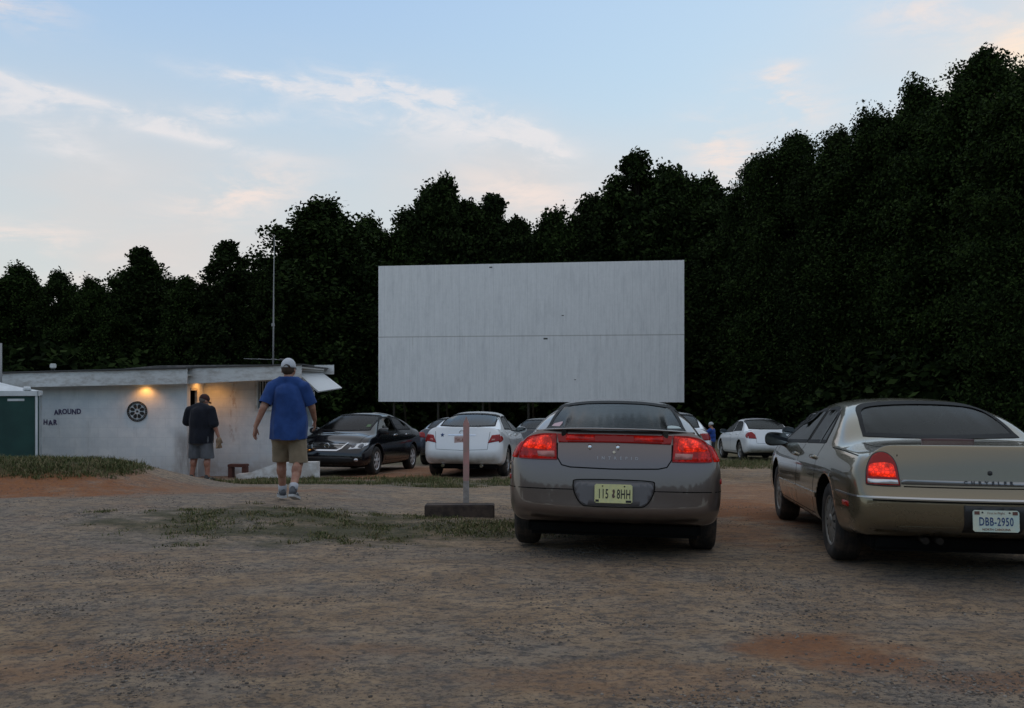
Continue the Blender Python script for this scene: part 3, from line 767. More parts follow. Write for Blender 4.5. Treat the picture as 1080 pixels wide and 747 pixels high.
grass('field_grass', 'grass at the wheels of the parked cars near the wood', lambda x, y: max(0, .4+noise.noise((x*.5, y*.6, 8))), 4.5, 11, 22, 29, 2200, .10, 8, 7)
# ------------------------------------------------------------------ the two near sedans
PL_YEL = mat('yellow_plate', (0.62, 0.60, 0.28), 0.45, fn=dirty((0.66, 0.64, 0.30), (0.55, 0.56, 0.30), 30))
PL_WHT = mat('pale_plate', (0.55, 0.60, 0.52), 0.45, fn=dirty((0.60, 0.62, 0.50), (0.48, 0.60, 0.55), 12))
INK = mat('plate_ink', (0.015, 0.015, 0.02), 0.6); INKB = mat('blue_plate_ink', (0.015, 0.05, 0.16), 0.6); INKR = mat('brown_plate_ink', (0.20, 0.07, 0.03), 0.6)

TRIMG = mat('trim_bright', (.40, .41, .42), .3, .9)
MIRR = mat('mirror_glass', (.22, .23, .25), .05, 1.0)
def seams_side(su, S, doors, root, zlo=None, fuel=None):
    for ax in 'LR':
        for d in doors:
            bm_obj('door_gap', su.strip(ax, d, .007, off=.0012), SEAM, root)
def handles(su, S, pts, m, root, ax_all='LR'):
    for ax in ax_all:
        for (y, z) in pts:
            hb = su.patch(ax, smooth_outline([(y-.085, z-.012), (y+.085, z-.012), (y+.09, z+.014), (y-.08, z+.018)], 3), off=.022, step=.04, skirt=.02)
            bm_obj('door_handle', hb, m, root)
def side_mirror(root, S, y, z, m, x=None, sides=(-1, 1)):
    for sg in sides:
        x0 = (x or S['W']/2*.90)
        bm = new(); r = bmesh.ops.create_uvsphere(bm, u_segments=20, v_segments=12, radius=1)
        for v in r['verts']:
            c = v.co; k = 1/max(1e-6, (abs(c.x)**3+abs(c.y)**3+abs(c.z)**3)**(1/3)); c = c*k
            yy = c.y*.085 if c.y > 0 else c.y*.03
            v.co = Vector((sg*(x0+.14+c.x*.125), y+yy, z+.03+c.z*.078*(1-.12*c.x*sg)))
        for f in bm.faces: f.smooth = True
        tube(bm, [(sg*(x0-.05), y+.03, z-.06), (sg*(x0+.03), y+.02, z-.035), (sg*(x0+.09), y+.01, z-.01)], [.035, .028, .03], 8)
        o = bm_obj('side_mirror', bm, m, root)
        g = new(); vs = smooth_outline([(-.10, -.055), (.10, -.05), (.10, .055), (-.10, .06)], 4)
        g.faces.new([g.verts.new((sg*(x0+.14)+a, y-.032, z+.03+b)) for a, b in vs]); recalc(g)
        for f in g.faces:
            if f.normal.y > 0: f.normal_flip()
        bm_obj('mirror_glass', g, MIRR, o)
def interior(root, S, m=CLOTH, rear=True, zf=.55):
    fl = new(); box(fl, -S['W']/2+.16, S['W']/2-.16, S['bl0']-.05, S['ws']+.05, .34, .5, .03)
    box(fl, -S['glassw']+.06, S['glassw']-.06, S['bl0']-.02, S['bl0']+.42, S['deck']-.16, S['deck']-.05, .02)     # parcel shelf
    box(fl, -S['glassw']+.04, S['glassw']-.04, S['ws']-.55, S['ws']-.05, S['hood']-.22, S['hood']-.06, .05)      # dashboard
    bm_obj('cabin_trim', fl, BLACK, root)
    mid = (S['bl1']+S['rf'])/2
    for x, y, rw_ in ((-.38, mid+.35, 0), (.38, mid+.35, 0)):
        bm_obj('seat', seat_bm(.5, .60), m, root, loc=(x, y, zf))
    bm_obj('rear_bench', seat_bm(1.25, .50, False), m, root, loc=(0, S['bl0']+.62, zf))
    for x in (-.4, .4):
        hb = new(); box(hb, x-.12, x+.12, S['bl0']+.40, S['bl0']+.5, S['deck']-.05, S['deck']+.10, .035); bm_obj('headrest', hb, m, root)
    st = new(); cx, cy, cz = -.38, S['ws']-.62, S['hood']-.05
    lathe(st, [(.185+.014*cos(a), .014*sin(a)) for a in [k*pi/3 for k in range(6)]], 24, 'y', cx, cy, cz, closed=True)
    tube(st, [(cx-.18, cy, cz), (cx, cy+.04, cz), (cx+.18, cy, cz)], .014, 6)
    bm_obj('steering_wheel', st, BLACK, root)
    mr = new(); box(mr, -.12, .12, S['rf']+.10, S['rf']+.13, S['H']-.17, S['H']-.11, .012); bm_obj('rear_view_mirror', mr, BLACK, root)
def underside(root, S, pipes=((.0, .0),)):
    b = new(); box(b, -S['W']/2+.2, S['W']/2-.2, .35, S['L']-.4, .19, .32, .03)
    box(b, -.3, .3, S['ya_r']-.08, S['ya_r']+.08, .2, .3, .02)
    bm_obj('underbody', b, WELL, root)

def mk_grey():
    P = paint('grey_brown_paint', (0.135, 0.106, 0.094), .62, .28)
    S = sedan_spec(5.17, 1.86, 1.41, 1.13, 2.87, 1.045, 1.09, .82, 1.95, 3.05, 4.25, .98, .70, .97, .90, P, rw=.335, roofw=.615, glassw=.71, sill=.25)
    w2 = .93
    # tall rounded tail: lamps lean forward above a full bumper
    S['rear'] = [(w2*.80, .18, .34), (w2*.86, .0, .40), (w2*.885, .015, .49), (w2*.885, .025, .62), (w2*.88, .05, .80), (w2*.85, .11, .99), (w2*.76, .15, 1.092)]
    S['plan_r'] = .17; S['zt'][0] = (0, 1.085); S['zt'][1] = (.34, 1.075)
    S['w'] = [(0, w2*.90), (.14, w2*.94), (.34, w2*.965), (1.0, w2*.995), (2.3, w2), (4.1, w2*.99), (4.72, w2*.93), (4.97, w2*.86)]
    S['wr'][0] = (0, w2*.74)
    S['cr_rear'] = {3: .35, 6: .8}
    S['belt'][0] = (0, .97); S['belt'][1] = (.4, .975)
    root, body, su = build_car(S, 'sedan', 'grey-brown sedan with yellow number plate and full-width red tail lamps, parked beside the wooden post', 'car')
    L_ = [(-.0, 0)]
    rw_out = smooth_outline([(-.635, 1.085, 0), (0, 1.072), (.635, 1.085, 0), (.60, 1.22), (.555, 1.33, 0), (.3, 1.365), (0, 1.373), (-.3, 1.365), (-.555, 1.33, 0), (-.60, 1.22)], 4)
    ws_out = smooth_outline([(-.72, .99, 0), (0, .97), (.72, .99, 0), (.64, 1.2), (.54, 1.345, 0), (0, 1.365), (-.54, 1.345, 0), (-.64, 1.2)], 4)
    sd1 = smooth_outline([(1.30, 1.00, 0), (2.02, .99), (2.30, .985, 0), (2.36, 1.33, 0), (2.02, 1.32), (1.66, 1.22)], 5)
    sd2 = smooth_outline([(2.36, .985, 0), (3.4, .95), (4.02, .93, 0), (3.55, 1.15), (3.10, 1.305, 0), (2.75, 1.33), (2.42, 1.335, 0)], 5)
    panes = [('rear_window', 'B', rw_out, GLASST), ('windscreen', 'F', ws_out, GLASS)]
    for ax in 'LR': panes += [('side_window', ax, sd1, GLASSM), ('side_window', ax, sd2, GLASSM)]
    windows(root, body, su, S, panes)
    # tail: lamps, full width strip, lid edge
    for sg in (-1, 1):
        lo = smooth_outline([(sg*.475, .845, 0), (sg*.68, .842), (sg*.80, .845, 0), (sg*.785, .93), (sg*.735, 1.01), (sg*.62, 1.045), (sg*.485, 1.052, 0), (sg*.485, .98)], 5)
        l = bm_obj('tail_lamp', su.patch('B', lo, .010, .035, .012), LENS_R, root)
        bm_obj('lamp_edge', su.strip('B', lo, .008, .012, True), LENS_DK, l)
        wrap = smooth_outline([(.255, .845, 0), (.42, .85, 0), (.38, .915), (.32, .965), (.265, .985, 0)], 4)
        bm_obj('lamp_side', su.patch('L' if sg < 0 else 'R', wrap, .010, .03, .012), LENS_R, l)
        hot = smooth_outline([(sg*.53, .93), (sg*.66, .925), (sg*.765, .94), (sg*.70, 1.0), (sg*.60, 1.035), (sg*.53, 1.02)], 5)
        bm_obj('brake_light', su.patch('B', hot, .014, .04, .004), LENS_HOT, l)
        rev = [(sg*.49, .862), (sg*.63, .862), (sg*.64, .905), (sg*.495, .91)]
        bm_obj('reversing_light', su.patch('B', rev, .015, .04, .004), LENS_W, l)
        bm_obj('side_marker', su.patch('L' if sg < 0 else 'R', [(.30, .66), (.44, .66), (.44, .70), (.30, .70)], .006, .05, .004), LENS_DK, root)
    bar = smooth_outline([(-.462, .985, 0), (0, .992), (.462, .985, 0), (.478, 1.052, 0), (0, 1.056), (-.478, 1.052, 0)], 6)
    b_ = bm_obj('tail_lamp_strip', su.patch('B', bar, .012, .015, .018), LENS_DK, root)
    for sg in (-1, 1): bm_obj('brake_light', su.patch('B', [(sg*.16, 1.005), (sg*.40, 1.002), (sg*.40, 1.04), (sg*.16, 1.045)], .0155, .015, .003), LENS_R, b_)
    lid = [(-.475, .98), (-.47, .86), (-.43, .80), (-.36, .785), (0, .778), (.36, .785), (.43, .80), (.47, .86), (.475, .98)]
    bm_obj('boot_gap', su.strip('B', smooth_outline(lid, 1)[:] , .010, .0015), SEAM, root)
    split_obj('lid_badge', su.text('B', 'INTREPID', .03, .865, .034, .004, bold=.0005, spacing=2.6), mat('badge_grey', (.30, .29, .29), .35, .8), root)
    em = new(); cyl(em, (0.0, .0, 0), (0.0, -.01, 0), .012, n=12); p_, n_ = su.hit('B', 0.0, .915, .004)
    bm_obj('boot_lock', em, CHROME, root, loc=p_)
    for xx in (-.20, 0.03):
        bm_obj('badge', su.patch('B', smooth_outline([(xx-.008, .935), (xx+.008, .935), (xx+.014, .968), (xx, .975), (xx-.014, .968)], 3), .006, .02, .004), CHROME, root)
    # bumper: crease line, plate recess, lower lip
    for sg in (-1, 1): bm_obj('bumper_line', su.strip('B', [(sg*.325, .605), (sg*.6, .602), (sg*.80, .60)], .007, .0018), SEAM, root)
    for ax in 'LR': bm_obj('bumper_line', su.strip(ax, [(.10, .60), (.4, .60), (.70, .60)], .007, .0018), SEAM, root)
    rec = smooth_outline([(-.29, .685), (0, .692), (.29, .685), (.33, .655), (.315, .57), (.26, .49), (.17, .474), (-.17, .474), (-.26, .49), (-.315, .57), (-.33, .655)], 5)
    bm_obj('recess_edge', su.strip('B', rec, .008, .008, True), SEAM, root)
    bm_obj('plate_recess', su.patch('B', inset(rec, .008), .003, .05, .004), mat('recess_grey', (.11, .105, .11), .4), root)
    p_, n_ = su.hit('B', 0, .58, .022); 
    def sticker(pp):
        b = new()
        for (x0, x1, z0, z1) in ((-.145, -.118, -.068, -.05), (.10, .145, -.070, -.052)): 
            b.faces.new([b.verts.new((a, -.0025, c)) for a, c in ((x0, z0), (x1, z0), (x1, z1), (x0, z1))])
        split_obj('plate_sticker', b, INK, pp)
        c = new(); pts = smooth_outline([(-.003, -.036), (.014, -.024), (.006, -.008), (.012, .016), (.004, .036), (-.008, .024), (-.003, .004), (-.012, -.012)], 4)
        c.faces.new([c.verts.new((a, -.0024, q)) for a, q in pts]); bm_obj('plate_emblem', c, mat('plate_emblem', (.10, .06, .05), .6), pp)
    plate(root, p_, [('115', -.083), ('8HH', .083)], '', '', PL_YEL, INK, INK, RAD(-2), sticker, .108, .50)
    # thin raised wing over the lid on two feet
    wg = new(); n = 24; rows = []
    for i in range(n+1):
        t = -1+2*i/n; x = t*.67; arc = 1-abs(t)**2.6; y0 = .10+.22*(1-arc); z0 = 1.078+.026*arc
        rows.append([wg.verts.new((x, y0+a, z0+b)) for a, b in ((0, .0), (.02, .008), (.09, .009), (.14, -.001), (.09, -.005), (.02, -.006))])
    for a, b in zip(rows, rows[1:]):
        for k in range(6): wg.faces.new((a[k], a[(k+1) % 6], b[(k+1) % 6], b[k])).smooth = True
    wg.faces.new(rows[0][::-1]); wg.faces.new(rows[-1]); recalc(wg)
    w_ = bm_obj('spoiler', wg, P, root)
    for sg in (-1, 1):
        f_ = new(); box(f_, sg*.42-.022, sg*.42+.022, .17, .22, 1.03, 1.098, .006); bm_obj('spoiler_foot', f_, GLOSSB, w_)
    # doors, handles, mirrors
    front = [(3.35, .93), (3.62, .86), (3.66, .5), (3.60, .33)]
    seams_side(su, S, [[(1.32, .985), (1.36, .86), (1.50, .70), (1.62, .5), (1.66, .33)], [(2.34, .97), (2.36, .6), (2.36, .33)], [(3.98, .90), (3.95, .7), (3.72, .45), (3.68, .33)], [(1.66, .33), (3.68, .33)]], root)
    handles(su, S, [(1.58, .84), (2.56, .83)], P, root)
    side_mirror(root, S, 3.62, .93, P, x=.76)
    interior(root, S); underside(root, S)
    for x, sg in ((-.86, -1), (.86, 1)):
        wheel(root, S, sg*.895, S['ya_r'], sg, 'spoke5', ALLOYD); wheel(root, S, sg*.895, S['ya_f'], sg, 'spoke5', ALLOYD)
    # front lamps and grille for completeness
    for sg in (-1, 1): bm_obj('headlight', su.patch('F', smooth_outline([(sg*.38, .56), (sg*.72, .58), (sg*.80, .66), (sg*.70, .69), (sg*.42, .64)], 4), .006, .04), LENS_C, root)
    bm_obj('grille', su.patch('F', smooth_outline([(-.3, .52), (.3, .52), (.33, .62), (-.33, .62)], 3), .006, .05), BLACK, root)
    st = new(); 
    bm_obj('window_sticker', su.patch('B', smooth_outline([(-.60, 1.095), (-.53, 1.10), (-.50, 1.15), (-.55, 1.14), (-.58, 1.13)], 3), .004, .03, 0), mat('sticker_pink', (.45, .30, .33), .5), root)
    bm_obj('window_sticker', su.patch('B', smooth_outline([(.47, 1.095), (.60, 1.095), (.58, 1.125), (.49, 1.13)], 3), .004, .03, 0), mat('sticker_pale', (.35, .42, .42), .5), root)
    return root, S

def mk_gold():
    P = paint('pale_gold_paint', (0.160, 0.132, 0.082), .65, .26)
    w2 = .945
    S = sedan_spec(5.27, 1.89, 1.40, 1.13, 2.87, 1.00, .995, 1.05, 1.86, 3.25, 4.30, .96, .70, .94, .89, P, rw=.33, roofw=.56, glassw=.66, sill=.25)
    S['rear'] = [(w2*.82, .18, .34), (w2*.87, .04, .39), (w2*.895, .0, .47), (w2*.895, .0, .60), (w2*.885, .07, .68), (w2*.86, .10, .86), (w2*.79, .15, .998)]
    S['plan_r'] = .14; S['cr_rear'] = {3: .7, 6: .45}
    S['zt'][0] = (0, .998); S['zt'][1] = (.30, .998); S['zt'][2] = (.44, .995)
    S['w'] = [(0, w2*.90), (.14, w2*.945), (.34, w2*.97), (1.0, w2*.995), (2.3, w2), (4.1, w2*.99), (4.82, w2*.93), (5.07, w2*.86)]
    S['belt'][0] = (0, .86); S['belt'][1] = (.4, .91)
    S['wr'] = [(0, w2*.72), (.6, w2*.76), (.95, w2*.78), (1.16, .745), (1.5, .70), (1.95, .60), (2.6, .59), (3.25, .57), (3.8, .68), (4.24, .76), (4.4, w2*.76), (5.07, w2*.66)]
    root, body, su = build_car(S, 'sedan', 'pale gold sedan with white and blue number plate, parked at the right edge', 'car')
    rw_out = smooth_outline([(-.61, 1.04, 0), (0, 1.028), (.61, 1.04, 0), (.585, 1.16), (.525, 1.285), (.37, 1.335), (0, 1.352), (-.37, 1.335), (-.525, 1.285), (-.585, 1.16)], 4)
    ws_out = smooth_outline([(-.72, .98, 0), (0, .96), (.72, .98, 0), (.65, 1.17), (.55, 1.32, 0), (0, 1.345), (-.55, 1.32, 0), (-.65, 1.17)], 4)
    sd1 = smooth_outline([(1.62, .965, 0), (2.10, .955), (2.46, .945, 0), (2.52, 1.29, 0), (2.2, 1.30), (1.94, 1.25), (1.74, 1.12)], 5)
    sd2 = smooth_outline([(2.52, .945, 0), (3.4, .925), (4.05, .905, 0), (3.70, 1.10), (3.30, 1.255, 0), (2.9, 1.285), (2.58, 1.29, 0)], 5)
    panes = [('rear_window', 'B', rw_out, GLASST), ('windscreen', 'F', ws_out, GLASS)]
    for ax in 'LR': panes += [('side_window', ax, sd1, GLASSM), ('side_window', ax, sd2, GLASSM)]
    windows(root, body, su, S, panes, seal=.026)
    for ax in 'LR':
        bm_obj('window_divider', su.strip(ax, [(1.86, .96), (2.0, 1.28)], .022, .006), GLOSSB, root)
    for sg in (-1, 1):
        lo = smooth_outline([(sg*.60, .70, 0), (sg*.71, .70), (sg*.815, .705, 0), (sg*.800, .82), (sg*.76, .905), (sg*.71, .935), (sg*.655, .92), (sg*.615, .85)], 5)
        l = bm_obj('tail_lamp', su.patch('B', lo, .012, .03, .014), LENS_DK, root)
        bm_obj('lamp_edge', su.strip('B', lo, .012, .011, True), BLACK, l)
        hot = smooth_outline([(sg*.618, .757, 0), (sg*.797, .76, 0), (sg*.79, .82), (sg*.77, .85), (sg*.70, .862), (sg*.64, .852), (sg*.625, .81)], 5)
        lm = bm_obj('brake_light', su.patch('B', hot, .016, .03, .004), LENS_HOT, l)
        bm_obj('reversing_light', su.patch('B', [(sg*.608, .707), (sg*.805, .711), (sg*.802, .742), (sg*.612, .739)], .016, .04, .004), LENS_C, l)
    bm_obj('trim_strip', su.patch('B', [(-.59, .712), (.59, .712), (.59, .742), (-.59, .742)], .012, .05, .01), mat('trim_silver', (.25, .26, .27), .3, .8), root)
    split_obj('lid_badge', su.text('B', 'CHRYSLER', -.02, .7285, .034, .0165, bold=.0012, spacing=2.4), mat('badge_dark', (.02, .02, .025), .4), root)
    bm_obj('boot_gap', su.strip('B', [(-.575, .695), (0, .693), (.575, .695)], .008, .0018), SEAM, root)
    bm_obj('boot_gap', su.strip('T', [(-.60, .20), (-.62, .5), (-.655, .98)], .007, .0015), SEAM, root)
    bm_obj('boot_gap', su.strip('T', [(.60, .20), (.62, .5), (.655, .98)], .007, .0015), SEAM, root)
    bm_obj('boot_lock', su.patch('B', smooth_outline([(-.012, .79), (.012, .79), (.012, .815), (-.012, .815)], 3), .006, .02, .004), BLACK, root)
    bm_obj('high_brake_light', su.patch('T', [(-.20, .955), (.20, .955), (.20, .985), (-.20, .985)], .012, .05, .012), mat('dull_red_lens', (.05, .008, .008), .4), root)
    # chrome line round the bumper
    bm_obj('bumper_strip', su.strip('B', [(-.79, .612), (0, .612), (.79, .612)], .012, .007, thick=.004), TRIMG, root)
    bm_obj('bumper_strip_groove', su.strip('B', [(-.79, .594), (0, .594), (.79, .594)], .012, .002), SEAM, root)
    for ax in 'LR':
        bm_obj('bumper_strip', su.strip(ax, [(.10, .612), (.4, .614), (.72, .616)], .012, .007, thick=.004), TRIMG, root)
        bm_obj('side_marker', su.patch(ax, [(.36, .52), (.52, .52), (.52, .56), (.36, .56)], .005, .05, .004), LENS_DK, root)
        bm_obj('side_moulding', su.strip(ax, [(1.50, .505), (2.6, .50), (3.62, .49)], .045, .010, thick=.006), P, root)
        bm_obj('body_crease', su.strip(ax, [(.42, .905), (.8, .925), (1.25, .94)], .006, .0012), SEAM, root)
    rec = smooth_outline([(-.195, .378, 0), (.195, .378, 0), (.205, .565), (.18, .575, 0), (-.18, .575, 0), (-.205, .565)], 3)
    bm_obj('plate_recess', su.patch('B', rec, .006, .05, .004), BLACK, root)
    def deco(pp):
        b = new()
        for x0 in (-.142, .108): b.faces.new([b.verts.new((a, -.0025, c)) for a, c in ((x0, .045), (x0+.034, .045), (x0+.034, .068), (x0, .068))])
        split_obj('plate_sticker', b, mat('plate_sticker', (.12, .05, .04), .6), pp)
    p_, n_ = su.hit('B', 0, .475, .016)
    plate(root, p_, 'DBB-2950', 'First in Flight', 'NORTH CAROLINA', PL_WHT, INKB, INKR, RAD(-2), deco, .082, .60)
    bm_obj('bumper_lip', su.strip('B', [(-.62, .40), (-.3, .405), (-.22, .405)], .018, .004), P, root)
    seams_side(su, S, [[(1.64, .955), (1.62, .86), (1.58, .72), (1.64, .55), (1.66, .33)], [(2.50, .93), (2.52, .6), (2.52, .33)], [(4.02, .88), (4.0, .7), (3.78, .45), (3.74, .33)], [(1.66, .33), (3.74, .33)]], root)
    handles(su, S, [(1.76, .83), (2.74, .82)], P, root)
    side_mirror(root, S, 3.70, .92, GLOSSB, x=.82)
    interior(root, S); underside(root, S)
    for sg in (-1, 1):
        wheel(root, S, sg*.885, S['ya_r'], sg, 'cover', ALLOYD); wheel(root, S, sg*.885, S['ya_f'], sg, 'cover', ALLOYD)
        bm_obj('headlight', su.patch('F', smooth_outline([(sg*.40, .56), (sg*.74, .58), (sg*.80, .66), (sg*.42, .65)], 4), .006, .04), LENS_C, root)
    for xx in (-.40, -.30):
        e = new(); cyl(e, (xx, .22, .29), (xx, .6, .31), .026, n=14); bm_obj('exhaust_pipe', e, STEEL, root)
    return root, S

# ------------------------------------------------------------------ the other cars
def mk_car(S, nm, label, style='spoke7', wheelm=None, rear=None, head=None, grille=None, win=None, dark=GLASS, seats=CLOTH, platem=None, handle=None, mirrors=True, sealm=None, front=None):
    root, body, su = build_car(S, nm, label, 'car')
    L, W, H = S['L'], S['W'], S['H']; P = S['paint']; gw, rf_, bl0, bl1, rf, ws, dk, hd = S['glassw'], S['roofw'], S['bl0'], S['bl1'], S['rf'], S['ws'], S['deck'], S['hood']
    a, b = gw-.06, rf_-.03
    rw_out = smooth_outline([(-a, dk+.035, 0), (0, dk+.02), (a, dk+.035, 0), ((a+b)/2+.02, (dk+H)/2), (b, H-.10), (b*.6, H-.065), (0, H-.055), (-b*.6, H-.065), (-b, H-.10), (-(a+b)/2-.02, (dk+H)/2)], 4)
    ws_out = smooth_outline([(-a, hd+.05, 0), (0, hd+.03), (a, hd+.05, 0), ((a+b)/2+.02, (hd+H)/2), (b-.01, H-.10), (b*.6, H-.07), (0, H-.06), (-b*.6, H-.07), (-b+.01, H-.10), (-(a+b)/2-.02, (hd+H)/2)], 4)
    m = (bl1+rf)/2+.02; br, bf = S['beltr']+.035, S['beltf']+.035; top = H-.12
    sd1 = smooth_outline([(bl0+(bl1-bl0)*.45, br+.01, 0), (m-.3, br), (m-.04, (br*.55+bf*.45), 0), (m-.03, top, 0), (bl1+.15, top-.01), (bl0+(bl1-bl0)*.72, (br+top)/2+.03)], 5)
    sd2 = smooth_outline([(m+.04, (br*.5+bf*.5), 0), (ws-.5, bf), (ws-.18, bf-.01, 0), (rf+(ws-rf)*.42, (bf+top)/2+.01), (rf+.03, top-.02, 0), (m+.3, top), (m+.03, top, 0)], 5)
    panes = [('rear_window', 'B', rw_out, dark), ('windscreen', 'F', ws_out, front or GLASS)]
    for ax in 'LR': panes += [('side_window', ax, sd1, dark), ('side_window', ax, sd2, dark)]
    windows(root, body, su, S, panes, .022)
    for ax in 'LR':
        d = [[(m, br-.02), (m+.02, .6), (m, .33)], [(ws-.16, bf-.03), (ws-.2, .6), (ws-.5, .40), (ws-.55, .33)], [(S['ya_r']+.33, .33), (S['ya_r']+.30, .62), (S['ya_r']+.15, .80), (bl0+.45, br-.02)], [(S['ya_r']+.35, .33), (ws-.5, .33)]]
        for q in d: bm_obj('door_gap', su.strip(ax, q, .008, off=.0014), SEAM, root)
    handles(su, S, [(m-.72, br-.11), (m+.20, br-.12)], handle or P, root)
    if mirrors: side_mirror(root, S, ws-.42, bf+.02, P, x=W/2*.80)
    interior(root, S, seats); underside(root, S)
    for sg in (-1, 1):
        for y in (S['ya_r'], S['ya_f']): wheel(root, S, sg*(W/2-.05), y, sg, style, wheelm or ALLOY)
        if rear:
            l = bm_obj('tail_lamp', su.patch('B', smooth_outline([(sg*q[0],)+tuple(q[1:]) for q in rear], 4), .008, .035, .01), LENS_OFF, root)
            zs = [q[1] for q in rear]; z0, z1 = min(zs)+.01, max(zs)-.01
            bm_obj('lamp_side', su.patch('L' if sg < 0 else 'R', smooth_outline([(.23, z0, 0), (.40, (z0+z1)/2-.01), (.36, z1-.03), (.23, z1-.02, 0)], 3), .008, .04, .01), LENS_OFF, l)
        if head:
            l = bm_obj('headlight', su.patch('F', smooth_outline([(sg*q[0],)+tuple(q[1:]) for q in head], 4), .006, .035, .008), LENS_C, root)
            zs = [q[1] for q in head]; z0, z1 = min(zs)+.02, max(zs)
            bm_obj('lamp_side', su.patch('L' if sg < 0 else 'R', smooth_outline([(L-.30, z0+.02, 0), (L-.30, z1-.03, 0), (L-.56, z1+.0), (L-.48, z0+.07)], 3), .006, .04, .008), LENS_C, l)
            cx = sum(q[0] for q in head)/len(head); cz = sum(zs)/len(zs)
            for dx in (-.07, .07):
                b_ = su.patch('F', smooth_outline([(sg*(cx+dx)+.045*cos(k*pi/3), cz+.045*sin(k*pi/3)) for k in range(6)], 3), .010, .03, .003)
                bm_obj('lamp_bowl', b_, mat('lamp_bowl', (.10, .10, .11), .1, 1.0), l)
    bm_obj('boot_gap', su.strip('B', [(-.60, S['lip']-.10), (-.56, .62), (0, .60), (.56, .62), (.60, S['lip']-.10)], .007, .0015), SEAM, root)
    if platem:
        p_, n_ = su.hit('B', 0, platem[0], .014); plate(root, p_, platem[1], '', '', platem[2], platem[3], INK, 0, None, .09, .6)
    if grille: grille(root, su, S)
    bm_obj('bonnet_gap', su.strip('T', [(-.62, L-.45), (-.70, ws+.10), (.70, ws+.10), (.62, L-.45)], .007, .0015), SEAM, root)
    return root, S

def mk_white_near():
    P = paint('white_paint', (0.74, 0.75, 0.77), .0, .3)
    S = sedan_spec(4.80, 1.82, 1.47, 1.07, 2.78, 1.08, 1.10, .62, 1.70, 2.75, 3.85, 1.0, .74, 1.0, .94, P, rw=.33, roofw=.56, glassw=.68, sill=.24)
    S['plan_r'] = .15
    root, S = mk_car(S, 'sedan', 'white sedan seen from behind beyond the pink topped post, star sticker by its lamp', rear=[(.56, .755, 0), (.64, .925, 0), (.80, .945, 0), (.80, .80, 0)], dark=GLASSM,
        head=[(.42, .60), (.75, .66), (.78, .74), (.50, .68)], platem=(.82, 'TWL-8210', mat('red_white_plate', (.50, .34, .32), .5), INKR))
    su = S['su']
    bm_obj('trim_strip', su.strip('B', [(-.30, .925), (0, .93), (.30, .925)], .022, .008), CHROME, root)
    e = new(); p, n = su.hit('B', 0, .985, .006); 
    lathe(e, [(.045+.008*cos(k*pi/3), .008*sin(k*pi/3)) for k in range(6)], 20, 'y', p.x, p.y, p.z, closed=True); bm_obj('badge', e, CHROME, root)
    st = [(-.43+(.05 if k % 2 == 0 else .022)*sin(k*pi/5), .925+(.05 if k % 2 == 0 else .022)*cos(k*pi/5)) for k in range(10)]
    bm_obj('star_sticker', su.patch('B', st, .004, .05, .002), INKB, root)
    for sg in (-1, 1): bm_obj('reversing_light', su.patch('B', [(sg*.63, .80), (sg*.70, .81), (sg*.71, .85), (sg*.645, .845)], .012, .05, .003), LENS_W, root)
    for x in (-.45, .40):
        c = new(); cyl(c, (x, .25, .26), (x, .6, .28), .035, n=12); bm_obj('exhaust_pipe', c, CHROME, root)
    return root, S

def mk_black():
    P = paint('black_paint', (0.005, 0.005, 0.008), .0, .12, (.02, .017, .015), .35)
    S = sedan_spec(4.84, 1.80, 1.47, 1.09, 2.78, 1.05, 1.07, 0.60, 1.65, 2.85, 3.86, .97, .73, .99, .92, P, rw=.33, roofw=.57, glassw=.68, sill=.22, y0=.32)
    def gr(root, su, S):
        o = smooth_outline([(-.42, .74, 0), (.42, .74, 0), (.34, .63), (.24, .585, 0), (-.24, .585, 0), (-.34, .63)], 4)
        g = bm_obj('grille', su.patch('F', o, .004, .04), BLACK, root)
        bm_obj('grille_trim', su.strip('F', [(-.42, .735), (-.34, .625), (-.24, .578), (.24, .578), (.34, .625), (.42, .735)], .03, .016), CHROME, g)
        for z in (.63, .665, .70): bm_obj('grille_bar', su.strip('F', [(-.36, z), (.36, z)], .009, .012), CHROME, g)
        e = new(); p, n = su.hit('F', 0, .665, .022)
        lathe(e, [(.055+.010*cos(k*pi/3), .008*sin(k*pi/3)) for k in range(6)], 24, 'y', p.x, p.y, p.z, closed=True); box(e, p.x-.075, p.x+.075, p.y-.006, p.y+.006, p.z-.012, p.z+.012)
        bm_obj('badge', e, CHROME, root)
        bm_obj('lower_intake', su.patch('F', smooth_outline([(-.45, .30), (.45, .30), (.52, .43), (-.52, .43)], 4), .004, .05), BLACK, root)
        for sg in (-1, 1): bm_obj('fog_lamp', su.patch('F', smooth_outline([(sg*.66+.045*cos(k*pi/3), .37+.035*sin(k*pi/3)) for k in range(6)], 3), .006, .03), LENS_C, root)
        bm_obj('painted_reflection', su.patch('F', [(-.56, 1.10), (-.47, 1.10), (-.465, 1.16), (-.55, 1.16)], .003, .05, 0), mat('reflection_green', (.07, .13, .05), .6), root)  # greenish windscreen reflection painted on as a small flat patch
    root, S = mk_car(S, 'sedan', 'black sedan facing the camera beside the white building, chrome grille and clear headlights', style='spoke7', wheelm=BRIGHT_ALLOY,
        rear=[(.50, .78), (.60, .93), (.78, .95), (.79, .80)], head=[(.47, .60, 0), (.56, .69), (.68, .745, 0), (.73, .73, 0), (.72, .62, 0)], grille=gr, dark=GLASSM, front=GLASST, handle=CHROME, seats=CLOTHT)
    return root, S

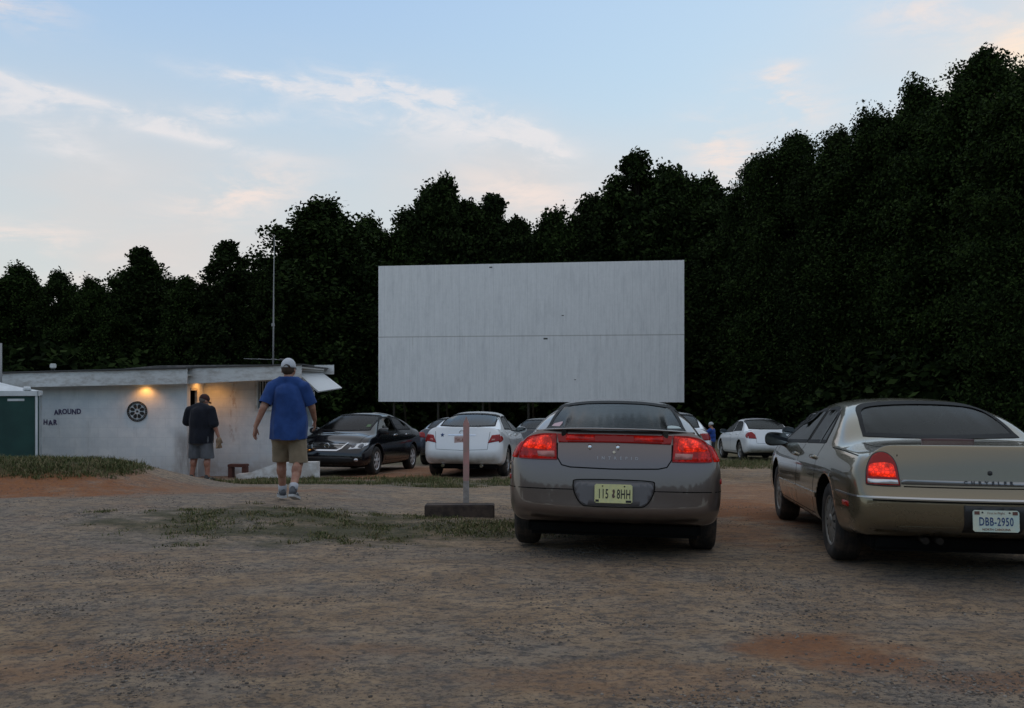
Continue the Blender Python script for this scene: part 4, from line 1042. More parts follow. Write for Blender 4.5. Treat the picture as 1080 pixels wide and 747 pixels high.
def mk_white_far():
    P = paint('white_paint', (0.74, 0.75, 0.77), .0, .3)
    S = sedan_spec(5.09, 1.85, 1.49, 1.10, 2.81, 1.06, 1.08, .72, 1.65, 2.85, 3.95, .99, .72, .99, .93, P, rw=.34, roofw=.57, glassw=.69, sill=.24)
    return mk_car(S, 'sedan', 'white sedan parked farthest right at the wood edge, red lamp on its near corner', style='spoke5', rear=[(.56, .77, 0), (.60, .90), (.69, .995), (.80, .98, 0), (.80, .78, 0)], dark=GLASST,
        head=[(.42, .60), (.75, .66), (.78, .74), (.50, .68)], platem=(.66, 'BHT-1846', PL_WHT, INKB))
def mk_plain(label, P, L=4.6, H=1.45, **k):
    S = sedan_spec(L, 1.80, H, 1.02, 2.66, 1.05, 1.06, .55, 1.45, 2.60, 3.60, 1.0, .74, .98, .93, P, rw=.32, roofw=.57, glassw=.68, sill=.23, sub=2)
    return mk_car(S, 'sedan', label, style='spoke5', rear=[(.54, .80, 0), (.60, .95), (.80, .96, 0), (.80, .82, 0)], head=[(.42, .60), (.75, .66), (.78, .74), (.50, .68)], dark=GLASST, **k)
# ------------------------------------------------------------------ screen, building, canopy
def _screen(t, b):
    co = objco(t); sp = t.new('ShaderNodeSeparateXYZ'); t.put(sp.inputs[0], co); X_, Y_, Z_ = sp.outputs
    st = t.math('ADD', t.math('MULTIPLY', t.noise(t.mapping(co, (9, 1, .5)), 1.0, 8, .75), .6), t.math('MULTIPLY', t.noise(co, 3.5, 8, .8), .4)); cl = t.noise(t.mapping(co, (2.2, 1, .5)), .8, 6, .65)
    c = t.mix(t.maprange(st, .35, .75), (.74, .74, .76), (.57, .575, .59)); c = t.mix(t.math('MULTIPLY', t.maprange(cl, .45, .75), .28), c, (.36, .37, .40))
    rib = t.math('PINGPONG', X_, .3048); c = t.mix(t.math('MULTIPLY', t.math('LESS_THAN', rib, .02), .14), c, (.30, .31, .33))
    d = t.math('ABSOLUTE', t.math('SUBTRACT', Z_, SEAM_Z)); c = t.mix(t.math('MULTIPLY', t.math('LESS_THAN', d, .035), .55), c, (.22, .20, .19))
    below = t.math('MULTIPLY', t.maprange(Z_, SEAM_Z-1.6, SEAM_Z), t.math('LESS_THAN', Z_, SEAM_Z))
    rs = t.maprange(t.noise(t.mapping(co, (9, 1, .12), (0,0,0), (4,0,2)), 1.0, 4, .6), .60, .74)
    c = t.mix(t.math('MULTIPLY', t.math('MULTIPLY', below, rs), .5), c, (.20, .15, .11))
    t.put(b.inputs['Base Color'], c); b.inputs['Roughness'].default_value = .75
    t.put(b.inputs['Normal'], t.bump(t.math('LESS_THAN', rib, .02), .2, .02))
SEAM_Z = 5.15
scr = thing('movie_screen', 'large white weathered outdoor cinema screen in front of the dark trees', 'screen', (1.1, 60.05, 0), 0)
A_, B_ = Vector((-9.63, 61.5)), Vector((11.82, 58.6)); yaw = math.atan2(B_.y-A_.y, B_.x-A_.x); Ws = (B_-A_).length
scr.rotation_euler = (0, 0, yaw); gz = ground_z(0, 60)
z0s, z1s = .50, 10.27
bm = new(); box(bm, -Ws/2, Ws/2, 0, .10, z0s, z1s); bm_obj('screen_face', bm, mat('screen_panels', fn=_screen), scr)
bm = new()
for z in (z0s-.001, z1s-.12): box(bm, -Ws/2+.05, Ws/2-.05, .10, .30, z, z+.12)
for i in range(9): x = -Ws/2+.3+i*(Ws-.6)/8; box(bm, x-.06, x+.06, .302, .45, z0s, z1s-.05)
bm_obj('screen_frame', bm, mat('frame_timber', (.10, .085, .07), .8), scr)
PALEP = mat('pale_post', (.26, .26, .26), .6); DPOST = mat('dark_post', (.06, .055, .05), .8)
for i in range(7):
    x = -Ws/2+1.0+i*(Ws-2.0)/6; bm = new(); cyl(bm, (x, .55, gz-.1), (x, .55, z1s-1), .09, n=10); cyl(bm, (x, 4.4, gz-.1), (x, .62, z1s*.72), .08, n=8)
    bm_obj('screen_post', bm, DPOST, scr)
bm = new()
for (fx, fz, s) in ((.615, .62, .06), (.56, .455, .11), (.655, .16, .05), (.38, .975, .08)): 
    x, z = -Ws/2+fx*Ws, z0s+fz*(z1s-z0s); bm2 = new(); box(bm2, x-s*1.6, x+s, -.012, .0-.003, z-s*.5, z+s*.5); bm_obj('chipped_spot', bm2, mat('chip_dark', (.06, .06, .06), .8), scr)
bm.free()

# block building
def _blocks(t, b):
    co = objco(t); sp = t.new('ShaderNodeSeparateXYZ'); t.put(sp.inputs[0], co); cb = t.new('ShaderNodeCombineXYZ')
    t.put(cb.inputs[0], t.math('ADD', sp.outputs[0], sp.outputs[1])); t.put(cb.inputs[1], sp.outputs[2])
    br = t.new('ShaderNodeTexBrick'); t.put(br.inputs[0], cb.outputs[0]); br.inputs['Scale'].default_value = 1.0
    br.inputs['Brick Width'].default_value = .406; br.inputs['Row Height'].default_value = .203; br.inputs['Mortar Size'].default_value = .006; br.inputs['Mortar Smooth'].default_value = .4
    n = t.noise(co, 2.5, 8, .65); n2 = t.noise(t.mapping(co, (3, 3, .6)), 2.0, 7, .7)
    c = t.mix(t.maprange(n, .35, .7), (.62, .66, .69), (.76, .78, .79)); c = t.mix(t.math('MULTIPLY', t.maprange(n2, .52, .72), .18), c, (.27, .25, .23))
    lowz = t.maprange(sp.outputs[2], .15, -.45); c = t.mix(t.math('MULTIPLY', lowz, t.maprange(n, .35, .6, .1, .6)), c, (.25, .20, .16))
    c = t.mix(t.math('MULTIPLY', br.outputs['Fac'], .14), c, (.24, .25, .26))
    stn = t.math('MULTIPLY', t.math('MULTIPLY', t.maprange(sp.outputs[0], .30, .50), t.math('LESS_THAN', sp.outputs[0], .645)), t.math('MULTIPLY', t.maprange(sp.outputs[2], .75, .3), t.maprange(n2, .3, .6)))
    c = t.mix(t.math('MULTIPLY', stn, .6), c, (.20, .17, .16))
    rst = t.math('MULTIPLY', t.maprange(t.math('ABSOLUTE', t.math('SUBTRACT', sp.outputs[0], 1.28)), .14, .02), t.maprange(t.noise(t.mapping(co, (6, 6, 2.0)), 1.5, 7, .75), .48, .60))
    c = t.mix(t.math('MULTIPLY', rst, t.math('MULTIPLY', t.maprange(sp.outputs[2], .1, .5), .55)), c, (.33, .22, .17))
    t.put(b.inputs['Base Color'], c); b.inputs['Roughness'].default_value = .8
    t.put(b.inputs['Normal'], t.bump(t.math('SUBTRACT', t.math('MULTIPLY', n, .3), br.outputs['Fac']), .28, .012))
BLK = mat('painted_block', fn=_blocks)
def _wp(t, b):
    co = objco(t); n = t.noise(t.mapping(co, (1, 1, 2.5)), 4, 8, .7); t.put(b.inputs['Base Color'], t.mix(t.maprange(n, .40, .72), (.60, .61, .61), (.36, .34, .32)))
WPAINT = mat('weathered_white_paint', (.6, .6, .6), .6, fn=_wp)
ROOFM = mat('roof_felt', (.09, .09, .09), .9, fn=dirty((.07, .07, .07), (.16, .15, .145), 5))
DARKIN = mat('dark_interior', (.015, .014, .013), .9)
bld = thing('block_building', 'low white painted concrete block building with a flat roof, on the left', 'building', (-7.5, 19, 0))
def bpart(nm, bm, m, parent=None, smooth=False):
    o = bm_obj(nm, bm, m, parent or bld, smooth)
    if parent is None or parent is bld:
        for v in o.data.vertices: v.co -= Vector((-7.5, 19, 0))
    else:
        for v in o.data.vertices: v.co -= Vector((-7.5, 19, 0))
    return o
XL, XD, XR = -10.7, -6.86, -5.2; gb = -.75
bm = new(); box(bm, XL, XD, 18.0, 18.2, gb, 1.70); box(bm, XL, XL+.2, 18.202, 22.5, gb, 1.70)
# side return with the doorway (faces right)
box(bm, XD-.03, XD, 18.60, 19.0, gb, 1.70); box(bm, XD-.2, XD, 18.202, 18.5995, 1.46, 1.70)
bpart('wall', bm, BLK)
bm = new(); box(bm, XD-.198, -5.66, 19.002, 19.2, gb, 1.9); box(bm, -5.40, XR, 19.002, 19.2, gb, 1.9); box(bm, -5.6595, -5.4005, 19.002, 19.2, gb, 1.0); box(bm, -5.6595, -5.4005, 19.002, 19.2, 1.60, 1.9)
box(bm, XR-.2, XR, 19.203, 20.3, gb, 1.9); box(bm, XR-.2, XR, 22.2, 22.5, gb, 1.9); box(bm, XR-.2, XR, 20.3005, 22.1995, gb, .45); box(bm, XR-.2, XR, 20.3005, 22.1995, 1.62, 1.9)
box(bm, XL+.203, XR-.203, 22.3, 22.5, gb, 1.7)
bpart('wall', bm, BLK)
bm = new(); box(bm, XD-.032, XD+.012, 18.545, 18.60, gb, 1.44); box(bm, XD-.05, XD+.012, 18.203, 18.5445, 1.40, 1.46)
dr = bpart('door_frame', bm, WPAINT)
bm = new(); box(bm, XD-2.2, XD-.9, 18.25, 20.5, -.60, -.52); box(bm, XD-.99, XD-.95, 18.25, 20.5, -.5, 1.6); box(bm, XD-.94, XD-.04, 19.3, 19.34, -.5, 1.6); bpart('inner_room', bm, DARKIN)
wf = new()
for a in ((-5.72, -5.66, .95, 1.66), (-5.40, -5.34, .95, 1.66), (-5.6595, -5.4005, 1.60, 1.66), (-5.6595, -5.4005, .95, 1.0)): box(wf, a[0], a[1], 18.965, 19.0, a[2], a[3])
wn = bpart('window', wf, WPAINT)
bm = new(); box(bm, -5.66, -5.40, 19.10, 19.11, 1.0, 1.6); bpart('pane', bm, mat('dark_pane', (.02, .025, .03), .08), wn)
bm = new()
for i in range(4): x = -5.62+i*.06; box(bm, x-.008, x+.008, 19.03, 19.05, 1.0, 1.6)
bpart('window_bars', bm, WPAINT, wn)
def fascia(pts, y0, y1, m=WPAINT, nm='fascia'):
    bm = new(); f = [bm.verts.new((x, y0, z)) for x, z in pts]; k = [bm.verts.new((x, y1, z)) for x, z in pts]; n = len(pts)
    bm.faces.new(f); bm.faces.new(k[::-1])
    for i in range(n): bm.faces.new((f[i], k[i], k[(i+1) % n], f[(i+1) % n]))
    recalc(bm); return bpart(nm, bm, m)
fascia([(-10.95, 1.45), (-6.715, 1.54), (-6.715, 1.85), (-10.95, 1.74)], 17.62, 17.66)
fascia([(-6.80, 1.54), (-4.42, 1.66), (-4.42, 1.93), (-6.80, 1.865)], 17.90, 17.94)
fascia([(-6.2, 1.82), (-4.72, 1.82), (-4.72, 2.07), (-6.2, 2.05)], 22.6, 22.64)
bm = new()
box(bm, -10.95, -6.72, 17.665, 22.5, 1.705, 1.735); box(bm, -6.7195, -4.43, 17.945, 20.1, 1.868, 1.90); box(bm, -6.7195, -4.95, 20.1005, 22.5, 1.868, 1.90); bpart('soffit', bm, mat('soffit_board', (.42, .41, .39), .8))
fascia([(-11.0, 1.745), (-6.70, 1.858), (-6.70, 1.885), (-11.0, 1.772)], 17.57, 19.0, mat('roof_edge', (.05, .05, .05), .6), 'drip_edge')
fascia([(-6.82, 1.872), (-4.40, 1.935), (-4.40, 1.962), (-6.82, 1.90)], 17.86, 19.0, mat('roof_edge', (.05, .05, .05), .6), 'drip_edge')
fascia([(-10.2, 1.76), (-8.0, 1.965), (-4.85, 1.99), (-4.9, 1.92), (-10.2, 1.76)], 19.3, 22.59, ROOFM, 'roof')
fl = new(); q = [(-5.18, 20.3, 1.885), (-5.10, 22.5, 1.94), (-4.48, 22.5, 1.465), (-4.60, 20.3, 1.375)]
a = [fl.verts.new(p) for p in q]; b_ = [fl.verts.new((p[0]-.02, p[1], p[2]-.03)) for p in q]
fl.faces.new(a); fl.faces.new(b_[::-1])
for i in range(4): fl.faces.new((a[i], b_[i], b_[(i+1) % 4], a[(i+1) % 4]))
recalc(fl); bpart('window_flap', fl, mat('flap_white', (.66, .67, .68), .5))
for y in (20.35, 22.4): bm = new(); tube(bm, [(-5.19, y, 1.1), (-4.66, y, 1.42)], .010, 6); bpart('flap_stay', bm, BLACK)
# ledge, little red bench, reel emblem, lettering
bm = new(); pts = [(-5.85, -.52), (-4.13, -.52), (-4.13, -.12), (-4.95, -.13), (-5.62, -.36), (-5.85, -.38)]
f = [bm.verts.new((x, 18.1, z)) for x, z in pts]; k = [bm.verts.new((x, 18.35, z)) for x, z in pts]; bm.faces.new(f); bm.faces.new(k[::-1])
for i in range(6): bm.faces.new((f[i], k[i], k[(i+1) % 6], f[(i+1) % 6]))
recalc(bm); tag(bm_obj('low_wall', bm, mat('whitewashed_wall', (.6, .6, .6), .8, fn=dirty((.76, .76, .75), (.50, .46, .42), 5))), 'low white sloping wall beside the building behind the walking man', 'low wall')
t_ = thing('step_stool', 'small dark red wooden bench against the foot of the white wall', 'bench', (-5.95, 18.55, -.5))
RW = mat('red_brown_wood', (.10, .035, .025), .75)
bm = new(); box(bm, -.20, .20, -.11, .11, .24, .30, .008); bm_obj('seat', bm, RW, t_)
for sx_ in (-1, 1): bm = new(); box(bm, sx_*.15-.045, sx_*.15+.045, -.10, .10, -.03, .238, .006); bm_obj('leg', bm, RW, t_)
tb = new(); box(tb, -7.85, -7.42, 15.9, 16.05, ground_z(-7.6, 16)-.05, ground_z(-7.6, 16)+.16, .015)
p0 = px(141, 497, 16.2); tb.free(); tb = new(); box(tb, p0.x-.22, p0.x+.20, 16.1, 16.3, ground_z(p0.x, 16.2)-.05, p0.z+.07, .01)
tag(bm_obj('timber_block', tb, mat('old_timber', (.055, .04, .03), .85)), 'dark timber block at the right end of the grass bank', 'timber block')
rl = thing('reel_emblem', 'black film reel emblem mounted on the white block wall under the lamp', 'wall emblem', (-7.90, 17.985, .96))
REEL = mat('reel_black', (.012, .012, .013), .5)
bm = new(); lathe(bm, [(.198, -.012), (.212, -.012), (.212, .01), (.198, .01)], 40, 'y', closed=True); bm_obj('reel_ring', bm, REEL, rl)
bm = new(); lathe(bm, [(.172, -.010), (.180, -.010), (.180, .01), (.172, .01)], 40, 'y', closed=True)
bm_obj('reel_ring', bm, REEL, rl)
for k in range(8):
    a = 2*pi*(k+.5)/8; o_ = [( .13*cos(a)+.050*cos(u)*(.8 if 1 else 1), .13*sin(a)+.042*sin(u)) for u in [j*pi/6 for j in range(12)]]
    bm = new(); r0, r1, w0, w1 = .065, .165, .020, .052
    r0, r1, w0, w1 = .062, .150, .014, .036; ring = [(r0, -w0), (r1-.03, -w1), (r1, -w1*.6), (r1, w1*.6), (r1-.03, w1), (r0, w0)]
    f = bm.faces.new([bm.verts.new((r*cos(a)-w_*sin(a), -.008, r*sin(a)+w_*cos(a))) for r, w_ in ring]); g = bmesh.ops.extrude_face_region(bm, geom=[f])
    for v in g['geom']:
        if isinstance(v, bmesh.types.BMVert): v.co.y += .02
    recalc(bm); bm_obj('reel_segment', bm, REEL, rl)
bm = new(); cyl(bm, (0, .01, 0), (0, -.01, 0), .022, n=16); bm_obj('reel_hub', bm, REEL, rl)
for i in range(28):
    a = 2*pi*i/28; bm = None
for i in range(28):
    ticks = new(); a = 2*pi*i/28; cyl(ticks, (.19*cos(a), .008, .19*sin(a)), (.19*cos(a), -.009, .19*sin(a)), .006, n=6); bm_obj('reel_sprocket', ticks, REEL, rl)
LET = mat('purple_black_paint', (.065, .05, .12), .6)
def wall_text(s, x, z, size, label, sp=1.05, tilt=0):
    root = thing('wall_lettering', label, 'lettering', (x, 17.992, z)); vs, fs = text_bm(s, size, .004, sp, .85)
    bm = new(); vv = [bm.verts.new((a, -.003, b)) for a, b in vs]
    for f in fs:
        try: bm.faces.new([vv[i] for i in f])
        except Exception: pass
    g = bmesh.ops.extrude_face_region(bm, geom=bm.faces[:])
    for v in g['geom']:
        if isinstance(v, bmesh.types.BMVert): v.co.y += .008
    recalc(bm)
    for l_ in split_obj('letter', bm, LET, root):
        k_ = random.uniform(-.07, .07); l_.rotation_euler = (0, k_, 0); l_.location.z += random.uniform(-.008, .008)
wall_text('AROUND', -9.37, .955, .150, 'dark purple letters reading AROUND on the white block wall')
wall_text('HAR', -9.74, .72, .15, 'dark purple letters reading HAR, lower left on the white block wall', 1.25)
# warm lamps under the eave
BULB = mat('warm_bulb', (1, .6, .3), .5, emis=(1.0, .52, .16), estr=7)
def eave_lamp(x, y, z, e, label):
    r = thing('eave_lamp', label, 'lamp', (x, y, z))
    b = new(); cyl(b, (0, 0, .05), (0, 0, .0), .045, .06, 16); bm_obj('lamp_base', b, BLACK, r)
    b = new(); bmesh.ops.create_uvsphere(b, u_segments=12, v_segments=8, radius=.03)
    for v in b.verts: v.co.z -= .012
    bm_obj('bulb', b, BULB, r, True)
    d = bpy.data.lights.new('lamp_light', 'SPOT'); d.energy = e; d.color = (1, .42, .09); d.shadow_soft_size = .05; d.spot_size = RAD(150); d.spot_blend = .8
    o = bpy.data.objects.new('lamp_light', d); COL.objects.link(o); o.parent = r; o.location = (0, 0, -.06)
eave_lamp(-7.72, 17.86, 1.585, 8.0, 'warm lamp under the eave above the reel emblem')
eave_lamp(-6.62, 18.55, 1.76, 12.0, 'warm lamp under the eave above the doorway')
# roof fixtures
fl = thing('flood_light', 'small white flood lamp standing on the roof edge, far left', 'lamp', (-9.6, 17.85, 1.745))
bm = new(); box(bm, -.05, .05, -.05, .05, .12, .22, .015); bm_obj('lamp_head', bm, WPAINT, fl)
bm = new(); box(bm, -.07, .07, -.04, .04, .0, .05); tube(bm, [(-.05, 0, .05), (0, 0, .125)], .012, 6); tube(bm, [(.05, 0, .05), (0, 0, .125)], .012, 6); bm_obj('lamp_bracket', bm, BLACK, fl)
an = thing('antenna_mast', 'tall thin antenna mast rising from the roof behind the walking man', 'antenna', (-5.6, 20.0, 1.95))
bm = new(); tube(bm, [(0, 0, -.05), (.01, 0, 1.0), (.015, 0, 2.0), (.03, 0, 3.1)], [.02, .018, .013, .006], 8); bm_obj('mast', bm, PALEP, an)
bm = new(); box(bm, -.03, .03, -.03, .03, .95, 1.02); bm_obj('clamp', bm, PALEP, an)
bm = new(); tube(bm, [(-.75, .2, .20), (.28, -.1, .16)], .006, 5)
for t in (-.6, -.3, 0, .2): tube(bm, [(t, .1-.25, .19), (t, .1+.25, .19)], .004, 4)
bm_obj('aerial', bm, PALEP, an)
bm = new(); cyl(bm, (0, 0, -.3), (0, 0, .92), .03, n=8); tag(bm_obj('pole', bm, PALEP, None, loc=px(0.5, 410, 17.3)), 'white pole at the very left edge behind the canopy', 'pole')
# canopy stall
cp = thing('canopy_tent', 'dark green walled canopy with a white top at the left edge', 'tent', (-10.41, 15.54, ground_z(-9.5, 16)), RAD(27))
cg = ground_z(-9.5, 16)
WT = mat('tent_white', (.62, .66, .68), .5, fn=dirty((.64, .67, .69), (.50, .53, .55), 3)); GT = mat('tent_green', (.008, .045, .04), .7, fn=dirty((.007, .038, .034), (.012, .06, .05), 2))
ez = 1.41-cg
bm = new()
n = 14
def tent_roof():
    b = new(); hx, hy = 1.60, 1.1; g = {}
    for i in range(n+1):
        for j in range(n+1):
            u, v = -1+2*i/n, -1+2*j/n; r = max(abs(u), abs(v)); g[i, j] = b.verts.new((u*hx, v*hy, ez-.02+.44*(1-r)**1.15+.03*(1-r)*cos(i*1.3)))
    for i in range(n):
        for j in range(n): b.faces.new((g[i, j], g[i+1, j], g[i+1, j+1], g[i, j+1])).smooth = True
    for s in ((-hx, hx, -hy, -hy+.02), (-hx, hx, hy-.02, hy), (-hx, -hx+.02, -hy, hy), (hx-.02, hx, -hy, hy)): box(b, s[0], s[1], s[2], s[3], ez-.10, ez-.01)
    return b
bm.free(); bm_obj('roof', tent_roof(), WT, cp)
bm = new(); cyl(bm, (1.42, -1.0, ez+.0), (1.42, -1.0, ez+.07), .07, .05, 12); bm_obj('corner_cap', bm, WT, cp)
for a in ((-1.56, 1.54, -1.06, -1.05), (-1.56, 1.54, 1.05, 1.06), (1.53, 1.54, -1.04, 1.04), (-1.56, -1.55, -1.04, 1.04)):
    bm = new(); box(bm, *a, -.1, ez-.10); bm_obj('side_wall', bm, GT, cp)
for i in range(7): bm = new(); box(bm, -1.4+i*.42, -1.14+i*.42, -1.066, -1.061, ez-.19, ez-.15); bm_obj('wall_loop', bm, WT, cp)
for x, y in ((1.57, -1.07), (1.57, 1.07), (-1.57, -1.07), (-1.57, 1.07)): bm = new(); box(bm, x-.018, x+.018, y-.018, y+.018, -.15, ez-.02); bm_obj('tent_pole', bm, WT, cp)
# wooden post and its kerb block
po = px(491.5, 530, 10.55); gz_ = ground_z(po.x, 10.55)
ps = thing('marker_post', 'slim wooden post with a pink painted upper half standing by a dark timber block', 'post', (po.x, 10.58, gz_))
bm = new(); box(bm, -.036, .036, -.02, .02, -.05, .42); bm_obj('post_lower', bm, mat('bare_post', (.36, .33, .31), .8, fn=dirty((.40, .37, .35), (.26, .23, .21), 12)), ps)
bm = new(); v = [(-.036, .42), (.036, .42), (.040, 1.12), (.0, 1.22), (-.036, 1.13)]
f = [bm.verts.new((a, -.0215, c)) for a, c in v]; k = [bm.verts.new((a, .0215, c)) for a, c in v]; bm.faces.new(f); bm.faces.new(k[::-1])
for i in range(5): bm.faces.new((f[i], k[i], k[(i+1) % 5], f[(i+1) % 5]))
recalc(bm); bm_obj('post_top', bm, mat('pink_paint', (.44, .23, .21), .7, fn=dirty((.50, .25, .23), (.36, .24, .21), 10)), ps)
bm = new(); box(bm, -.42, .42, -.10, .10, -.06, .155, .012)
for v in bm.verts: v.co.z += .008*noise.noise(v.co*5)
tag(bm_obj('timber_kerb', bm, mat('weathered_kerb', (.04, .03, .025), .9, fn=dirty((.030, .021, .018), (.075, .052, .04), 8, bump=.6)), None, loc=(px(485, 535, 10.35).x, 10.35, ground_z(-.6, 10.35))), 'dark weathered timber block on the ground at the foot of the post', 'timber block')
# ------------------------------------------------------------------ trees
def _leaf(t, b):
    g = t.new('ShaderNodeNewGeometry'); oi = t.new('ShaderNodeObjectInfo')
    n = t.noise(objco(t), .35, 3)
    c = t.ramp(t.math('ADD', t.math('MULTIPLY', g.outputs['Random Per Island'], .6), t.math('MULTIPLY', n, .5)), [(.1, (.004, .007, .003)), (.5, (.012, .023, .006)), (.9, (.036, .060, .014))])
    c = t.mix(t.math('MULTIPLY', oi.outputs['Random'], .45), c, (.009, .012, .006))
    t.put(b.inputs['Base Color'], c)
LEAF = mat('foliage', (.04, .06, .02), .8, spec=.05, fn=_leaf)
BARK = mat('bark', (.016, .014, .011), .95, spec=.05)
def crown_mesh(name, H, R, base, shape, lumps, per, leaf, seed, rz=1.0):
    """leaf clumps spread over limbs; returns (leaf mesh, wood mesh)"""
    r = np.random.default_rng(seed); V = []; wood = new()
    # trunk
    bend = [(0.25*r.normal(), .25*r.normal()) for _ in range(4)]
    tp = [(0, 0, -.4), (bend[0][0]*.3, bend[0][1]*.3, H*.25), (bend[1][0]*.7, bend[1][1]*.7, H*.5), (bend[2][0], bend[2][1], H*.75), (bend[3][0], bend[3][1], H*.93)]
    rt = H*.016; tube(wood, tp, [rt*1.3, rt, rt*.8, rt*.5, rt*.12], 8)
    centres = []
    for i in range(lumps):
        f = (i+.5)/lumps; f = base+(1-base)*(f**.92)
        if shape == 'oval': pr = R*max(.06, sqrt(max(0, 1-((f-base)/(1-base)*2-.72)**2/1.64)))
        elif shape == 'cone': pr = R*(1.02-((f-base)/(1-base))**1.3)
        else: pr = R*max(.2, sin(pi*min(1, .18+.80*(f-base)/(1-base)))**.6)
        a = i*2.39996+r.random()*.8; q = pr*(.45+.60*r.random()) if f < .93 else pr*.3
        c = np.array([cos(a)*q, sin(a)*q, H*f]); lr = R*(.15+.20*r.random())*(1.15-.5*f); centres.append((c, lr))
        if i % 2 == 0:
            z0 = H*max(.12, f-.16); k = min(3, int(z0/H/.25)); tx = Vector(tp[k]).lerp(Vector(tp[k+1]), .5)
            tube(wood, [(tx.x, tx.y, z0), tuple((Vector((tx.x, tx.y, z0))+Vector(c))*.5+Vector((0, 0, .2))), tuple(c)], [rt*.4, rt*.22, rt*.06], 5)
    for c, lr in centres:
        m = int(per*(.6+.8*r.random())); d = r.normal(size=(m, 3)); d /= np.linalg.norm(d, axis=1)[:, None]
        rad = lr*np.minimum(1.45, np.abs(r.normal(size=m))*.70+.08); p = c+d*rad[:, None]*np.array([1.15, 1.15, 1.0*rz])
        p += .35*lr*np.stack([np.sin(p[:, 1]*3+seed), np.sin(p[:, 2]*2.7+1), np.sin(p[:, 0]*3.1)], 1)
        V.append(p)
    P = np.concatenate(V); m = len(P)
    s = leaf*(.5+.9*r.random(m)); n1 = r.normal(size=(m, 3)); n1 /= np.linalg.norm(n1, axis=1)[:, None]; t2 = np.cross(n1, r.normal(size=(m, 3))); t2 /= np.linalg.norm(t2, axis=1)[:, None]; t3 = np.cross(n1, t2)
    a = t2*s[:, None]; b = t3*s[:, None]*.62
    Q = np.stack([P-a, P-b*.9+a*.1, P+a, P+b], 1).reshape(-1, 3); F = np.arange(m*4).reshape(-1, 4)
    o = quick_mesh(name, Q, F, [LEAF]); lm = o.data; bpy.data.objects.remove(o)
    wm = bpy.data.meshes.new('trunk'); recalc(wood); wood.to_mesh(wm); wood.free(); wm.materials.append(BARK)
    return lm, wm
KINDS = []
specs = [('oval', 3.6, .28, 84, 480), ('oval', 3.0, .22, 76, 480), ('round', 4.2, .20, 100, 470), ('cone', 3.0, .18, 84, 430), ('oval', 2.5, .30, 62, 460), ('round', 3.4, .12, 88, 470), ('oval', 4.0, .15, 104, 450)]
for i, (sh, R_, ba, lu, pe) in enumerate(specs): KINDS.append(crown_mesh('crown', 18.0, R_, ba, sh, lu, int(pe*1.6), .150, 100+i))
NEARK = [crown_mesh('crown', 18.0, R_, ba, sh, lu, int(pe*1.5), .088, 200+i) for i, (sh, R_, ba, lu, pe) in enumerate([('oval', 3.6, .10, 110, 1100), ('round', 4.0, .08, 120, 1050), ('oval', 3.1, .15, 96, 1150)])]
BUSHK = [crown_mesh('crown', 5.0, 2.4, .02, 'round', 40, 300, .22, 300+i) for i in range(3)]
def tree(x, y, H, kind, label, group, rz=None, wide=1.0, name='tree', z=None):
    lm, wm = kind; h0 = 5.0 if kind in BUSHK else 18.0; s = H/h0
    t = thing(name, label, 'tree' if name != 'shrub' else 'shrub', (x, y, (ground_z(x, y) if z is None else z)), rz if rz is not None else random.random()*6.28, group)
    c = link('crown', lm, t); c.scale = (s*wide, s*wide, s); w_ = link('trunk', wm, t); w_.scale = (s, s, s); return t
G1 = 'trees of the wood along the skyline'; GB = 'dark trees standing deeper in the wood'
def D_of(p):   # distance of the wood's edge by direction
    return crv0([(-200, 60), (0, 66), (200, 68), (300, 62), (400, 78), (740, 80), (770, 66), (850, 56), (950, 46), (1050, 38), (1200, 31)], p)
sky_trees = [  # (px, ytop, kind, width, label)
 (-60, 268, 2, 1.0, 'leftmost dark tree, its crown cut by the left edge'), (20, 277, 0, 1.0, 'rounded tree at the left edge above the canopy'), (62, 284, 5, .9, 'low tree second from the left edge'), (98, 293, 2, .8, 'lowest crown of the skyline, left of the pointed tree'),
 (150, 258, 3, 1.15, 'broad pointed tree above the AROUND lettering'), (196, 289, 1, .9, 'small dark tree in the dip right of the pointed tree'), (242, 250, 4, 1.15, 'open crowned tree left of the antenna mast'), (278, 280, 1, .8, 'thin gappy tree directly behind the antenna mast'),
 (338, 211, 2, 1.25, 'big broad tree rising right of the antenna mast'), (388, 226, 5, .9, 'tree at the left end of the screen top'), (424, 236, 1, .8, 'narrow dark tree above the left part of the screen'), (467, 184, 0, .88, 'tall rounded tree standing alone above the screen'),
 (519, 199, 3, .95, 'pointed tree right of the tall rounded tree above the screen'), (548, 226, 1, .8, 'lower green tree behind the middle of the screen'), (585, 221, 2, .85, 'bushy tree above the middle of the screen'), (625, 203, 5, .9, 'tree left of the tallest tree above the screen'),
 (672, 157, 1, 1.0, 'tallest tree above the right part of the screen'), (706, 174, 2, .75, 'tree leaning against the tallest tree above the screen'), (745, 184, 0, .85, 'tree just past the right end of the screen'),
 (797, 164, 2, .85, 'first tree of the high wood right of the sky gap'), (838, 135, 0, 1.0, 'tall tree second from the sky gap in the high wood'), (880, 132, 5, .95, 'tree with a flat top in the high wood'), (925, 113, 1, 1.1, 'tree above the far white sedan in the high wood'), (972, 80, 2, .9, 'high tree with warm light behind its crown'),
 (1038, 46, 0, 1.0, 'tallest tree of the wood, near the right edge'), (1092, 62, 1, 1.0, 'tree cut by the right edge, sunset glow behind it'), (1180, 30, 2, 1.1, 'large tree outside the right edge of the glow')]
random.seed(11)
